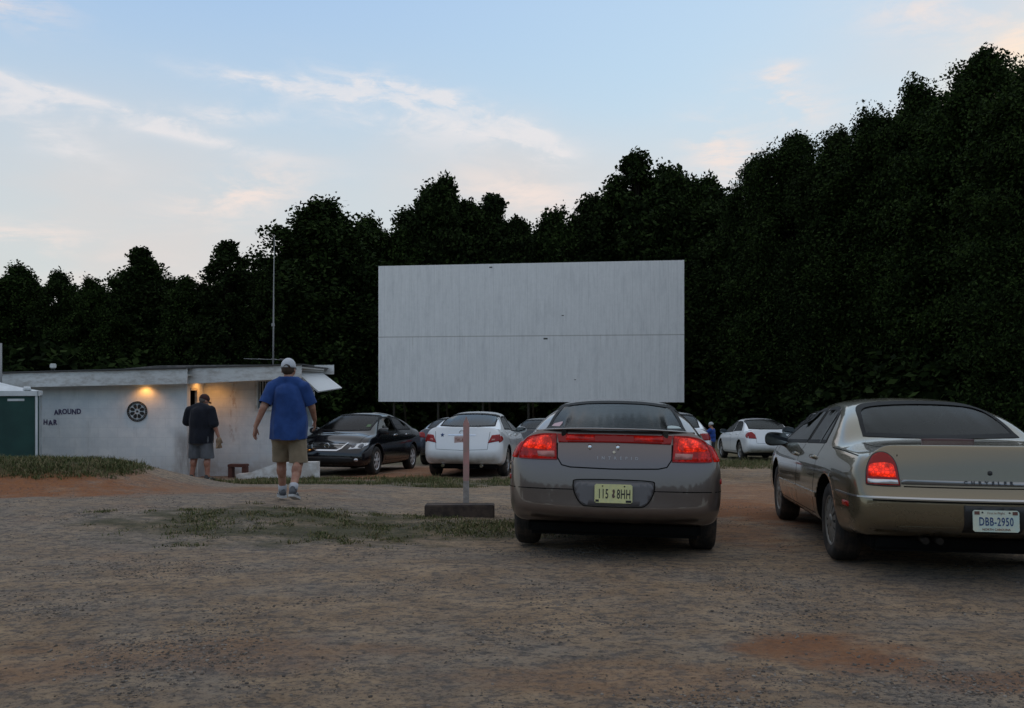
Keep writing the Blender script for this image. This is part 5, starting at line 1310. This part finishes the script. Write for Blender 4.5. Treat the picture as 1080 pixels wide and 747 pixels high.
for (p, yt, k, wd, lab) in sky_trees:
    if p > 1160: continue
    D = D_of(p)+random.uniform(-1.5, 2.5); v = px(p, yt, D); g_ = ground_z(v.x, D); H = (v.z-g_)*.955
    kd = NEARK[k % 3] if p > 780 else KINDS[k]
    tree(v.x, D, H, kd, lab, G1, wide=wd*(18/H)*max(.75, H/17)*(.92 if p > 780 else 1.0))
def near_label(p):
    q = min((t for t in sky_trees if t[0] < 1160), key=lambda t: abs(t[0]-p)); return SHORT[sky_trees.index(q)]
SHORT = ['the leftmost tree', 'the rounded tree at the left edge', 'the low tree above the canopy', 'the lowest skyline crown', 'the broad pointed tree', 'the dip in the skyline', 'the open crowned tree', 'the antenna mast',
 'the big broad tree', "the screen's top left corner", "the screen's left part", 'the tall rounded tree', 'the pointed tree', "the screen's middle", 'the bushy tree', "the screen's right part", 'the tallest screen tree', 'the leaning tree', "the screen's right end",
 'the first tree of the high wood', 'the second high wood tree', 'the flat topped tree', 'the far white sedan', 'the warm lit high tree', 'the tallest tree of all', 'the sunset glow', '']
USED = {}
def uniq(fmt, p):
    base = near_label(p); k = (fmt, base); USED[k] = USED.get(k, 0)+1
    return fmt % (('first', 'second', 'third', 'fourth', 'fifth', 'sixth', 'seventh', 'eighth')[min(7, USED[k]-1)], base)
for row, (dd, drop) in enumerate(((5, 18), (10, 30))):
    p = -110+row*17
    while p < 1560:
        D = D_of(p)+dd+random.uniform(-1.5, 1.5)
        # skyline height interpolated from the front row
        sk = crv0([(q[0], q[1]) for q in sky_trees], p); yt = sk+drop+random.uniform(0, 26)
        if p > 760: yt += 26+random.uniform(0, 18)
        if 262 < p < 300 or 485 < p < 503 or 762 < p < 782: yt += 34
        v = px(p, yt, D); H = v.z-ground_z(v.x, D)
        if H > 4: tree(v.x, D, H, KINDS[random.choice([0, 1, 2, 5, 6])], (uniq(('%s dark tree from left just behind %s', '%s dark tree from left far behind %s')[row], p) if p < 1130 else 'dark tree of the wood beyond the right edge'), GB, wide=1.15)
        p += random.uniform(30, 40)*(66/D)*1.0
# understorey along the edge
p = -60
while p < 1150:
    D = D_of(p)-random.uniform(1, 3); H = random.uniform(3.4, 6.5)*(D/70+.15)
    x = (p-540)/900*D
    tree(x, D, H, random.choice(BUSHK), uniq('%s dark bush from the left below %s', p), 'bushes along the foot of the wood', wide=1.35, name='shrub')
    p += random.uniform(26, 36)*66/D*.9

# unseen trees added behind the viewer to darken reflections in paintwork and glass
Vs = []; bb_ = []
for i in range(34):
    a = RAD(97+i*5); x, y = sin(a)*46, cos(a)*38; lm = KINDS[i % 7][0]; n_ = len(lm.vertices); c_ = np.empty(n_*3, np.float32); lm.vertices.foreach_get('co', c_); c_ = c_.reshape(-1, 4, 3)[::5]
    cen = c_.mean(1, keepdims=True); c_ = (cen+(c_-cen)*2.6)*.52*np.array([1.4, 1.4, 1]); Vs.append((c_+np.array([x, y, .3])).reshape(-1, 3))
Q = np.concatenate(Vs); tag(quick_mesh('added_woodland', Q, np.arange(len(Q)).reshape(-1, 4), [LEAF]), 'unseen dark trees added behind the viewer for the car reflections', 'wood', kind='stuff')
# ------------------------------------------------------------------ people
def ball(bm, c, r, sc=(1, 1, 1), M=None, seg=14):
    res = bmesh.ops.create_icosphere(bm, subdivisions=2, radius=1)
    for v in res['verts']:
        p = Vector((v.co.x*r*sc[0], v.co.y*r*sc[1], v.co.z*r*sc[2])); v.co = (M @ p if M else p)+Vector(c)
def limb(bm, pts, rads, sc=(1, 1, 1), dense=3.2):
    pts = [Vector(p) for p in pts]
    for (a, b, ra, rb) in zip(pts, pts[1:], rads, rads[1:]):
        n = max(2, int((b-a).length/(min(ra, rb)/dense*1.0))); n = min(n, 26)
        for i in range(n+1): t = i/n; ball(bm, a.lerp(b, t), ra+(rb-ra)*t, sc)
def fuse(name, bm, m, parent, voxel, smooth=8, wrinkle=0.0, wfreq=9, cuts=()):
    me = bpy.data.meshes.new(name); bm.to_mesh(me); bm.free(); me.materials.append(m); o = link(name, me)
    r = o.modifiers.new('r', 'REMESH'); r.mode = 'VOXEL'; r.voxel_size = voxel; r.use_smooth_shade = True
    s = o.modifiers.new('s', 'SMOOTH'); s.factor = .5; s.iterations = smooth
    baked(o); me = o.data
    if wrinkle:
        nn = [v.normal.copy() for v in me.vertices]
        for v, n_ in zip(me.vertices, nn):
            c = v.co; f = noise.noise((c.x*wfreq, c.y*wfreq, c.z*wfreq*.55))+.5*noise.noise((c.x*wfreq*2.3, c.y*wfreq*2.3, c.z*wfreq*1.1+5)); v.co = c+n_*wrinkle*f
    if cuts:
        b = new(); b.from_mesh(me)
        for co, no in cuts:
            g = bmesh.ops.bisect_plane(b, geom=b.verts[:]+b.edges[:]+b.faces[:], plane_co=co, plane_no=no, clear_outer=True)
            es = [e for e in g['geom_cut'] if isinstance(e, bmesh.types.BMEdge)]
            try:
                rr = bmesh.ops.holes_fill(b, edges=es)
            except Exception: pass
        b.to_mesh(me); b.free()
    for p in me.polygons: p.use_smooth = True
    me.materials.clear(); me.materials.append(m); o.parent = parent; return o
def hand(bm, wrist, d, side_v, palm_n, s=1.0, curl=.5):
    """wrist position, d = direction of the fingers, side_v = towards the thumb, palm_n = out of the palm"""
    wrist, d, u, n = Vector(wrist), Vector(d).normalized(), Vector(side_v).normalized(), Vector(palm_n).normalized()
    for i in range(5):
        for j in (-1, 0, 1): ball(bm, wrist+d*(.018+.018*i)*s+u*j*.022*s*(.7+.1*i), .0165*s)
    root = wrist+d*.092*s
    for k, (off, L_) in enumerate(((.032, .068), (.011, .077), (-.011, .071), (-.031, .055))):
        p = root+u*off*s-d*abs(off)*.25*s; dirv = (d+u*off*1.8).normalized(); cur = curl*(1+.12*k); pts = [p-d*.02*s]
        for j, fr in enumerate((.45, .32, .23)):
            pts.append(pts[-1]+dirv*(L_*fr+(.02 if j == 0 else 0))*s); ax = dirv.cross(n); dirv = (Matrix.Rotation(cur*.75, 3, ax) @ dirv).normalized()
        limb(bm, pts, [.0095*s, .009*s, .0082*s, .0072*s], dense=2.5)
    th = wrist+d*.03*s+u*.026*s; tdir = (d*.75+u*.65+n*.2).normalized()
    limb(bm, [th, th+tdir*.038*s, th+tdir*.038*s+(d*.95+u*.2+n*.25).normalized()*.045*s], [.0125*s, .0105*s, .0085*s], dense=2.5)
def head_parts(parent, bm_body, c, turn=0.0, tilt=0.0, s=1.0):
    """adds head to the body mesh, returns matrix"""
    M = Matrix.Translation(c) @ Matrix.Rotation(turn, 4, 'Z') @ Matrix.Rotation(tilt, 4, 'X'); R3 = M.to_3x3()
    P = lambda x, y, z: M @ Vector((x*s, y*s, z*s))
    ball(bm_body, P(0, -.01, .035), .092*s, (.84, 1.05, 1.0), R3); ball(bm_body, P(0, .025, -.035), .068*s, (.88, 1.0, 1.05), R3); ball(bm_body, P(0, .055, -.075), .036*s, (1.1, .9, .8), R3)
    ball(bm_body, P(0, .098, -.012), .013*s, (.9, 1.2, 1.6), R3); ball(bm_body, P(0, .106, -.028), .013*s, (1.3, 1, .8), R3)
    for sg in (-1, 1):
        ball(bm_body, P(sg*.079, -.005, -.008), .028*s, (.35, .75, 1.15), R3); ball(bm_body, P(sg*.042, .062, -.03), .024*s, (1, .8, 1), R3)
    ball(bm_body, P(0, .088, -.058), .014*s, (1.7, .7, .6), R3); ball(bm_body, P(0, .078, .012), .02*s, (2.2, .7, .5), R3)
    return M, P, R3
def face_bits(parent, P, R3, s=1.0):
    EW = mat('eye_white', (.6, .58, .55), .3); EI = mat('eye_iris', (.03, .02, .015), .2)
    for sg in (-1, 1):
        b = new(); ball(b, P(sg*.032, .077, .002), .0125*s, (1.1, .7, .6), R3); o = bm_obj('eye', b, EW, parent, True)
        b = new(); ball(b, P(sg*.032, .0845, .002), .006*s, (1, .5, 1), R3); bm_obj('iris', b, EI, o, True)
    b = new(); ball(b, P(0, .0965, -.056), .016*s, (1.5, .35, .35), R3); bm_obj('mouth', b, mat('lip_skin', (.24, .09, .075), .5), parent, True)
def skin_mat(nm, c):
    def f(t, b):
        n = t.noise(objco(t), 12, 6, .6); t.put(b.inputs['Base Color'], t.mix(t.maprange(n, .35, .7), c, (c[0]*.8, c[1]*.62, c[2]*.58)))
        b.inputs['Subsurface Weight'].default_value = .08; b.inputs['Subsurface Radius'].default_value = (.01, .004, .002)
    return mat(nm, c, .55, fn=f)
def cloth(nm, c, c2=None, bs=260):
    c2 = c2 or tuple(q*.75 for q in c)
    def f(t, b):
        co = objco(t); t.put(b.inputs['Base Color'], t.mix(t.maprange(t.noise(co, 7, 6, .6), .35, .7), c, c2)); t.put(b.inputs['Normal'], t.bump(t.noise(co, bs, 2), .15, .002)); b.inputs['Sheen Weight'].default_value = .1
    return mat(nm, c, .9, spec=.2, fn=f)
def shoe(parent, ankle, d, up, m_up, m_sole, s=1.0):
    a, d, up = Vector(ankle), Vector(d).normalized(), Vector(up).normalized(); r = d.cross(up).normalized()
    R3 = Matrix((r, d, up)).transposed(); P = lambda x, y, z: a+R3 @ Vector((x*s, y*s, z*s))
    b = new()
    for x, y, z, rr, sc in ((0, -.035, -.045, .048, (.9, 1, 1)), (0, .0, -.035, .052, (.85, 1, 1)), (0, .05, -.055, .048, (.95, 1.2, .8)), (0, .11, -.068, .047, (1.05, 1.2, .62)), (0, .16, -.075, .042, (1.1, 1.1, .55)), (0, -.02, .0, .045, (.85, .95, .8))): ball(b, P(x, y, z), rr*s, sc, R3)
    o = fuse('shoe', b, m_up, parent, .009, 4)
    b = new(); pts = smooth_outline([(-.036, -.08), (.036, -.08), (.046, .02), (.054, .12), (.034, .195), (-.03, .20), (-.050, .12), (-.040, .02)], 4)
    lo = [b.verts.new(P(x, y, -.108)) for x, y in pts]; hi = [b.verts.new(P(x*.97, y*.99, -.078)) for x, y in pts]; n = len(pts)
    b.faces.new(lo[::-1]); b.faces.new(hi)
    for i in range(n): b.faces.new((lo[i], lo[(i+1) % n], hi[(i+1) % n], hi[i]))
    recalc(b); bm_obj('sole', b, m_sole, o)
    for sg in (-1, 1):
        st = new(); tube(st, [P(sg*.044, -.02, -.075), P(sg*.047, .03, -.040), P(sg*.040, .07, -.048)], .006*s, 6); bm_obj('shoe_stripe', st, mat('shoe_stripe', (.35, .35, .36), .5), o)
    return o
def shell_cut(name, P, R3, m, parent, s, kind):
    """cap dome or short hair as an ellipsoid shell"""
    b = new(); bmesh.ops.create_uvsphere(b, u_segments=32, v_segments=20, radius=1)
    if kind == 'cap':
        rx, ry, rz, cz, zc = .088, .108, .105, .045, -.02
    else: rx, ry, rz, cz, zc = .084, .104, .100, .030, -.06
    kill = [v for v in b.verts if v.co.z*rz+cz < (.022 if kind == 'cap' else (-.075 if v.co.y < -.15 else .035))]
    bmesh.ops.delete(b, geom=kill, context='VERTS')
    for v in b.verts: v.co = P(v.co.x*rx, -.008+v.co.y*ry, v.co.z*rz+cz)
    bmesh.ops.solidify(b, geom=b.faces[:], thickness=.004)
    for f in b.faces: f.smooth = True
    return bm_obj(name, b, m, parent)

def person_walk(x, y, z, face_deg):
    SK = skin_mat('tanned_skin', (.36, .19, .13)); SH = cloth('blue_shirt', (.024, .064, .215), (.015, .042, .15)); KH = cloth('khaki_shorts', (.26, .20, .135), (.19, .145, .095)); WC = cloth('white_cap', (.50, .52, .56), (.42, .44, .48))
    R = thing('person', None, None); bpy.data.objects.remove(R)
    b = new()
    hl, hr = Vector((-.105, .0, .93)), Vector((.105, .0, .93))
    # left leg planted a little ahead, right foot behind and about to lift
    kl, al = Vector((-.12, .17, .505)), Vector((-.125, .27, .125)); kr, ar = Vector((.12, .02, .49)), Vector((.11, -.27, .20))
    limb(b, [hl, kl, al], [.105, .066, .043]); ball(b, kl.lerp(al, .3)+Vector((0, -.02, 0)), .066, (1, 1, 1.7))
    limb(b, [hr, kr, ar], [.105, .066, .043]); ball(b, kr.lerp(ar, .3)+Vector((0, -.02, 0)), .066, (1, 1, 1.7))
    for a_, d_ in ((al, Vector((-.30, 1, -.05))), (ar, Vector((.10, 1, -.45)))): limb(b, [a_, a_+d_.normalized()*.11+Vector((0, 0, -.06))], [.045, .032])
    ball(b, (0, 0, .97), .15, (1.25, .95, .9)); ball(b, (0, .03, 1.14), .17, (1.12, .95, 1.0)); ball(b, (0, .0, 1.36), .17, (1.15, .75, 1.05)); limb(b, [(-.15, -.01, 1.49), (.15, -.01, 1.49)], [.065, .065])
    limb(b, [(0, -.01, 1.48), (0, .005, 1.60)], [.068, .060])
    M, P, R3 = head_parts(None, b, Vector((0, .015, 1.665)), RAD(-6), RAD(-3), 1.04)
    # arms
    sl, el_, wl = Vector((-.195, -.01, 1.45)), Vector((-.285, -.10, 1.20)), Vector((-.385, -.10, .96))
    sr, er, wr_ = Vector((.195, -.01, 1.45)), Vector((.285, .05, 1.20)), Vector((.29, .24, 1.03))
    limb(b, [sl, el_, wl], [.062, .048, .030]); limb(b, [sr, er, wr_], [.062, .048, .030])
    hand(b, wl, (-.10, .02, -1), (.25, 1, 0), (1, 0, -.1), 1.08, .45); hand(b, wr_, (-.05, .25, -1), (-.3, 1, .2), (-1, 0, 0), 1.05, .7)
    body = fuse('person', b, SK, None, .0085, 4)
    tag(body, 'man seen from behind walking away in a blue shirt, khaki shorts and white cap', 'person')
    body.location = (x, y, z); body.rotation_euler = (0, 0, -RAD(face_deg))
    s_ = new()
    limb(s_, [(0, .01, .74), (0, .015, .92), (0, .025, 1.06), (0, .01, 1.22), (0, -.01, 1.36)], [.212, .216, .208, .192, .170], (1.14, .97, 1), 7)
    limb(s_, [(-.165, -.01, 1.475), (0, -.012, 1.545), (.165, -.01, 1.475)], [.080, .088, .080])
    dl, dr_ = (el_-sl).normalized(), (er-sr).normalized()
    sh = fuse('shirt', s_, SH, body, .0125, 8, .015, 7)
    b2 = new(); b2.from_mesh(sh.data)
    # open hem, sleeve ends and neck cut clean
    geom = b2.verts[:]+b2.edges[:]+b2.faces[:]; bmesh.ops.bisect_plane(b2, geom=geom, plane_co=(0, 0, .80), plane_no=(0, .06, -1), clear_outer=True)
    kill = []
    for f in b2.faces:
        c = f.calc_center_median()
        if c.z > 1.585: kill.append(f)
    bmesh.ops.delete(b2, geom=kill, context='FACES'); bmesh.ops.solidify(b2, geom=b2.faces[:], thickness=.004)
    for f in b2.faces: f.smooth = True
    b2.to_mesh(sh.data); b2.free()
    for S0, E0, dd, sg in ((sl, el_, dl, 1), (sr, er, dr_, -1)):
        v_ = new(); limb(v_, [S0+Vector((sg*.05, 0, .02)), S0, S0.lerp(E0, 1.0)], [.080, .086, .088]); slv = fuse('sleeve', v_, SH, sh, .011, 5, .006, 9)
        b3 = new(); b3.from_mesh(slv.data); bmesh.ops.bisect_plane(b3, geom=b3.verts[:]+b3.edges[:]+b3.faces[:], plane_co=S0+dd*.235, plane_no=dd, clear_outer=True); bmesh.ops.solidify(b3, geom=b3.faces[:], thickness=.004)
        for f in b3.faces: f.smooth = True
        b3.to_mesh(slv.data); b3.free()
    k_ = new(); ball(k_, (0, .0, .87), .165, (1.10, 1.0, .9)); 
    for hh, kk in ((hl, kl), (hr, kr)):
        e = hh.lerp(kk, 1.02); limb(k_, [hh+Vector((0, 0, -.06)), hh.lerp(kk, .5), e], [.118, .120, .116])
    ks = fuse('shorts', k_, KH, body, .0125, 4, .009, 9)
    b2 = new(); b2.from_mesh(ks.data); bmesh.ops.bisect_plane(b2, geom=b2.verts[:]+b2.edges[:]+b2.faces[:], plane_co=(0, 0, .495), plane_no=(0, 0, -1), clear_outer=True); bmesh.ops.solidify(b2, geom=b2.faces[:], thickness=.005)
    for f in b2.faces: f.smooth = True
    b2.to_mesh(ks.data); b2.free()
    for sg in (-1, 1): pk = new(); tube(pk, [(sg*.05, -.176, .80), (sg*.15, -.155, .80)], .004, 5); bm_obj('pocket_seam', pk, cloth('khaki_seam', (.12, .09, .06)), ks)
    hair = shell_cut('hair', P, R3, mat('dark_hair', (.05, .03, .02), .8), body, 1.04, 'hair')
    cap = shell_cut('cap', P, R3, WC, body, 1.04, 'cap')
    bb = new(); br = [(.07*sin(a), .088+.075*cos(a)*1.0, .030-.012*cos(a)) for a in [(-90+k*15)*pi/180 for k in range(13)]]
    top = [bb.verts.new(P(*q)) for q in br]; bot = [bb.verts.new(P(q[0], q[1], q[2]-.006)) for q in br]; bb.faces.new(top); bb.faces.new(bot[::-1])
    for i in range(12): bb.faces.new((top[i], top[i+1], bot[i+1], bot[i]))
    recalc(bb); bm_obj('brim', bb, WC, cap)
    op = new(); pts = [(.045*cos(a), .040*sin(a)) for a in [k*pi/12 for k in range(13)]]
    op.faces.new([op.verts.new(P(q[0]+.012, -.008-.1145*sqrt(max(0, 1-(q[0]/.092)**2-((q[1]-.02)/.11)**2*.6)), .024+q[1])) for q in pts]); recalc(op); bm_obj('cap_opening', op, mat('dark_hair', (.05, .03, .02), .8), cap)
    face_bits(body, P, R3, 1.04)
    SHG = mat('grey_shoe', (.06, .065, .075), .6); SO = mat('pale_sole', (.40, .40, .40), .6); SK2 = cloth('white_sock', (.45, .46, .50))
    shoe(body, al+Vector((0, 0, .005)), (-.40, 1, 0), (0, 0, 1), SHG, SO); shoe(body, ar+Vector((0, 0, -.005)), (.12, 1, -.28), (0, .28, 1), SHG, SO)
    for a_, kn in ((al, kl), (ar, kr)):
        q = new(); tube(q, [a_+Vector((0, 0, -.02)), a_.lerp(kn, .16)], [.053, .054], 14); bm_obj('sock', q, SK2, body)
    return body

def person_door(x, y, z, face_deg):
    SK = skin_mat('ruddy_skin', (.36, .18, .125)); TS = cloth('black_tshirt', (.012, .014, .022), (.008, .009, .014)); GS = cloth('grey_shorts', (.13, .135, .15), (.09, .095, .105))
    b = new(); hl, hr = Vector((-.11, 0, .90)), Vector((.11, 0, .90)); kl, al = Vector((-.15, .05, .48)), Vector((-.19, .0, .10)); kr, ar = Vector((.13, .04, .48)), Vector((.14, .02, .10))
    for h_, k_, a_ in ((hl, kl, al), (hr, kr, ar)): limb(b, [h_, k_, a_], [.11, .068, .045]); ball(b, k_.lerp(a_, .3)+Vector((0, -.02, 0)), .068, (1, 1, 1.7)); limb(b, [a_, a_+Vector((0, .11, -.06))], [.045, .033])
    ball(b, (0, 0, .95), .16, (1.3, 1.0, .9)); ball(b, (0, .05, 1.12), .19, (1.12, 1.05, 1)); ball(b, (0, 0, 1.33), .18, (1.15, .8, 1)); limb(b, [(-.17, 0, 1.45), (.17, 0, 1.45)], [.068, .068]); limb(b, [(0, 0, 1.44), (.02, .05, 1.55)], [.072, .063])
    M, P, R3 = head_parts(None, b, Vector((.035, .075, 1.60)), RAD(-28), RAD(-22), 1.02)
    sl, e1, w1 = Vector((-.235, 0, 1.42)), Vector((-.33, .06, 1.17)), Vector((-.25, .24, 1.03)); sr, e2, w2_ = Vector((.235, 0, 1.42)), Vector((.30, .0, 1.14)), Vector((.37, .04, .90))
    limb(b, [sl, e1, w1], [.066, .05, .032]); limb(b, [sr, e2, w2_], [.066, .05, .032]); hand(b, w1, (.3, .6, -.6), (.3, .5, .6), (1, 0, 0), 1.05, .6); hand(b, w2_, (.1, .12, -1), (-.2, 1, 0), (-1, 0, 0), 1.05, .75)
    body = fuse('person', b, SK, None, .011, 4); tag(body, 'heavyset man in a black t-shirt, grey shorts and dark cap standing at the doorway', 'person'); body.location = (x, y, z); body.rotation_euler = (0, 0, -RAD(face_deg))
    s_ = new()
    limb(s_, [(0, .02, .72), (0, .03, .90), (0, .05, 1.05), (0, .02, 1.22), (0, 0, 1.35)], [.225, .232, .232, .215, .19], (1.12, .98, 1), 7)
    limb(s_, [(-.19, 0, 1.44), (0, 0, 1.50), (.19, 0, 1.44)], [.085, .09, .085]); limb(s_, [sl, sl.lerp(e1, .95)], [.098, .10]); limb(s_, [sr, sr.lerp(e2, .95)], [.098, .10])
    sh = fuse('t_shirt', s_, TS, body, .016, 8, .010, 6); b2 = new(); b2.from_mesh(sh.data); bmesh.ops.bisect_plane(b2, geom=b2.verts[:]+b2.edges[:]+b2.faces[:], plane_co=(0, 0, .76), plane_no=(0, 0, -1), clear_outer=True)
    for f in b2.faces: f.smooth = True
    b2.to_mesh(sh.data); b2.free()
    k_ = new(); ball(k_, (0, 0, .87), .19, (1.15, 1.0, .9))
    for hh, kk in ((hl, kl), (hr, kr)): limb(k_, [hh, hh.lerp(kk, .5), kk+Vector((0, 0, .0))], [.14, .135, .135])
    ks = fuse('shorts', k_, GS, body, .016, 4, .009, 9); b2 = new(); b2.from_mesh(ks.data); bmesh.ops.bisect_plane(b2, geom=b2.verts[:]+b2.edges[:]+b2.faces[:], plane_co=(0, 0, .45), plane_no=(0, 0, -1), clear_outer=True)
    for f in b2.faces: f.smooth = True
    b2.to_mesh(ks.data); b2.free()
    shell_cut('hair', P, R3, mat('grey_hair', (.10, .08, .07), .8), body, 1.02, 'hair'); CM = cloth('maroon_cap', (.055, .022, .022), (.03, .02, .02)); cap = shell_cut('cap', P, R3, CM, body, 1.02, 'cap')
    bb = new(); br = [(.07*sin(a), .088+.07*cos(a), .028-.012*cos(a)) for a in [(-90+k*15)*pi/180 for k in range(13)]]; top = [bb.verts.new(P(*q)) for q in br]; bot = [bb.verts.new(P(q[0], q[1], q[2]-.006)) for q in br]; bb.faces.new(top); bb.faces.new(bot[::-1])
    for i in range(12): bb.faces.new((top[i], top[i+1], bot[i+1], bot[i]))
    recalc(bb); bm_obj('brim', bb, CM, cap); face_bits(body, P, R3, 1.02)
    SHD = mat('dark_shoe', (.03, .03, .03), .6); shoe(body, al, (-.2, 1, 0), (0, 0, 1), SHD, BLACK); shoe(body, ar, (.2, 1, 0), (0, 0, 1), SHD, BLACK)
    # glove held in the right hand
    g = new(); Rz = Matrix.Rotation(-RAD(face_deg), 3, 'Z'); c0 = Vector((.40, .0, .80))
    ball(g, c0, .085, (.6, 1.0, 1.15)); 
    for i, a in enumerate((-.5, -.2, .1, .4)): limb(g, [c0+Vector((0, a*.09, -.04)), c0+Vector((.01, a*.22, -.135+.02*abs(a)))], [.026, .02])
    limb(g, [c0+Vector((0, .05, .03)), c0+Vector((0, .12, -.03))], [.028, .022])
    gl = fuse('baseball_glove', g, mat('tan_leather', (.2, .13, .08), .7, fn=dirty((.26, .17, .10), (.13, .08, .05), 14)), None, .012, 4); tag(gl, 'tan leather glove held by the man at the doorway', 'glove'); gl.location = (x, y, z); gl.rotation_euler = (0, 0, -RAD(face_deg))
    return body
def person_small(x, y, z, face_deg, s=.74):
    SK = skin_mat('tanned_skin', (.36, .19, .13)); TS = cloth('bright_blue_shirt', (.02, .06, .26)); b = new()
    for sg in (-1, 1):
        limb(b, [(sg*.10, 0, .9), (sg*.11, .04, .5), (sg*.11, 0, .09)], [.10, .065, .045]); limb(b, [(sg*.11, 0, .09), (sg*.11, .12, .03)], [.045, .032])
        S0, E0, W0 = Vector((sg*.22, .02, 1.42)), Vector((sg*.34, .16, 1.30)), Vector((sg*.18, .30, 1.40)); limb(b, [S0, E0, W0], [.06, .048, .03]); hand(b, W0, (-sg*.3, .6, .5), (0, 0, 1), (-sg, 0, 0), 1.1, .5)
    ball(b, (0, 0, 1.0), .15, (1.2, .9, 1)); ball(b, (0, 0, 1.2), .16, (1.1, .8, 1)); limb(b, [(-.15, 0, 1.44), (.15, 0, 1.44)], [.065, .065]); limb(b, [(0, 0, 1.45), (0, .03, 1.56)], [.06, .055])
    M, P, R3 = head_parts(None, b, Vector((0, .05, 1.62)), .2, -.1, 1.0)
    body = fuse('person', b, SK, None, .014, 3); body.scale = (s, s, s); tag(body, 'distant person in a bright blue shirt standing by the far white sedan', 'person'); body.location = (x, y, z); body.rotation_euler = (0, 0, -RAD(face_deg))
    t_ = new()
    for c, r, sc in (((0, 0, .98), .18, (1.15, .9, 1)), ((0, 0, 1.15), .185, (1.15, .88, 1)), ((0, 0, 1.32), .18, (1.2, .82, 1))): ball(t_, c, r, sc)
    for sg in (-1, 1): limb(t_, [(sg*.19, .01, 1.42), (sg*.31, .12, 1.33)], [.09, .08])
    fuse('shirt', t_, TS, body, .02, 4, .006, 8)
    k_ = new(); ball(k_, (0, 0, .88), .165, (1.15, .95, .9)); [limb(k_, [(sg*.10, 0, .85), (sg*.11, .03, .50)], [.12, .10]) for sg in (-1, 1)]; fuse('shorts', k_, cloth('dark_shorts', (.03, .03, .035)), body, .02, 3)
    shell_cut('hair', P, R3, mat('dark_hair', (.05, .03, .02), .8), body, 1, 'hair'); cp_ = shell_cut('cap', P, R3, cloth('pale_cap', (.40, .42, .44)), body, 1, 'cap'); face_bits(body, P, R3, 1.0)
    return body
# ------------------------------------------------------------------ placing cars and people
r, S = mk_grey(); place_car(r, S, .81, 6.9, 7.5, roll=.8)
r, S = mk_gold(); place_car(r, S, 3.41, 6.0, 9)
r, S = mk_white_near(); place_car(r, S, -1.10, 18.2, 8)
r, S = mk_black(); place_car(r, S, -3.25, 23.6, 190.5)
r, S = mk_white_far(); place_car(r, S, 8.74, 28.4, 1)
r, S = mk_plain('dark blue sedan half hidden between the black sedan and the white sedan', paint('dark_blue_paint', (.03, .04, .06), .3, .25)); place_car(r, S, -2.0, 24.5, 9)
r, S = mk_plain('dark sedan whose roof shows between the white sedan and the grey-brown sedan', paint('charcoal_paint', (.03, .03, .032), .3, .25)); place_car(r, S, .75, 26.5, 8)
r, S = mk_plain('white sedan mostly hidden behind the right side of the grey-brown sedan', paint('white_paint', (.62, .63, .66), 0, .3), H=1.46); place_car(r, S, 3.42, 18.2, 8)
r, S = mk_plain('dark maroon sedan mostly hidden behind the pale gold sedan', paint('dark_maroon_paint', (.03, .012, .012), .3, .22)); place_car(r, S, 6.15, 14.6, 9)
person_walk(-2.83, 10.8, ground_z(-2.83, 10.8)+.01, -4)
person_door(-6.28, 17.2, ground_z(-6.28, 17.2)+.01, 10)
pz = px(751, 470, 27.5); person_small(pz.x, 27.5, ground_z(pz.x, 27.5), -60)
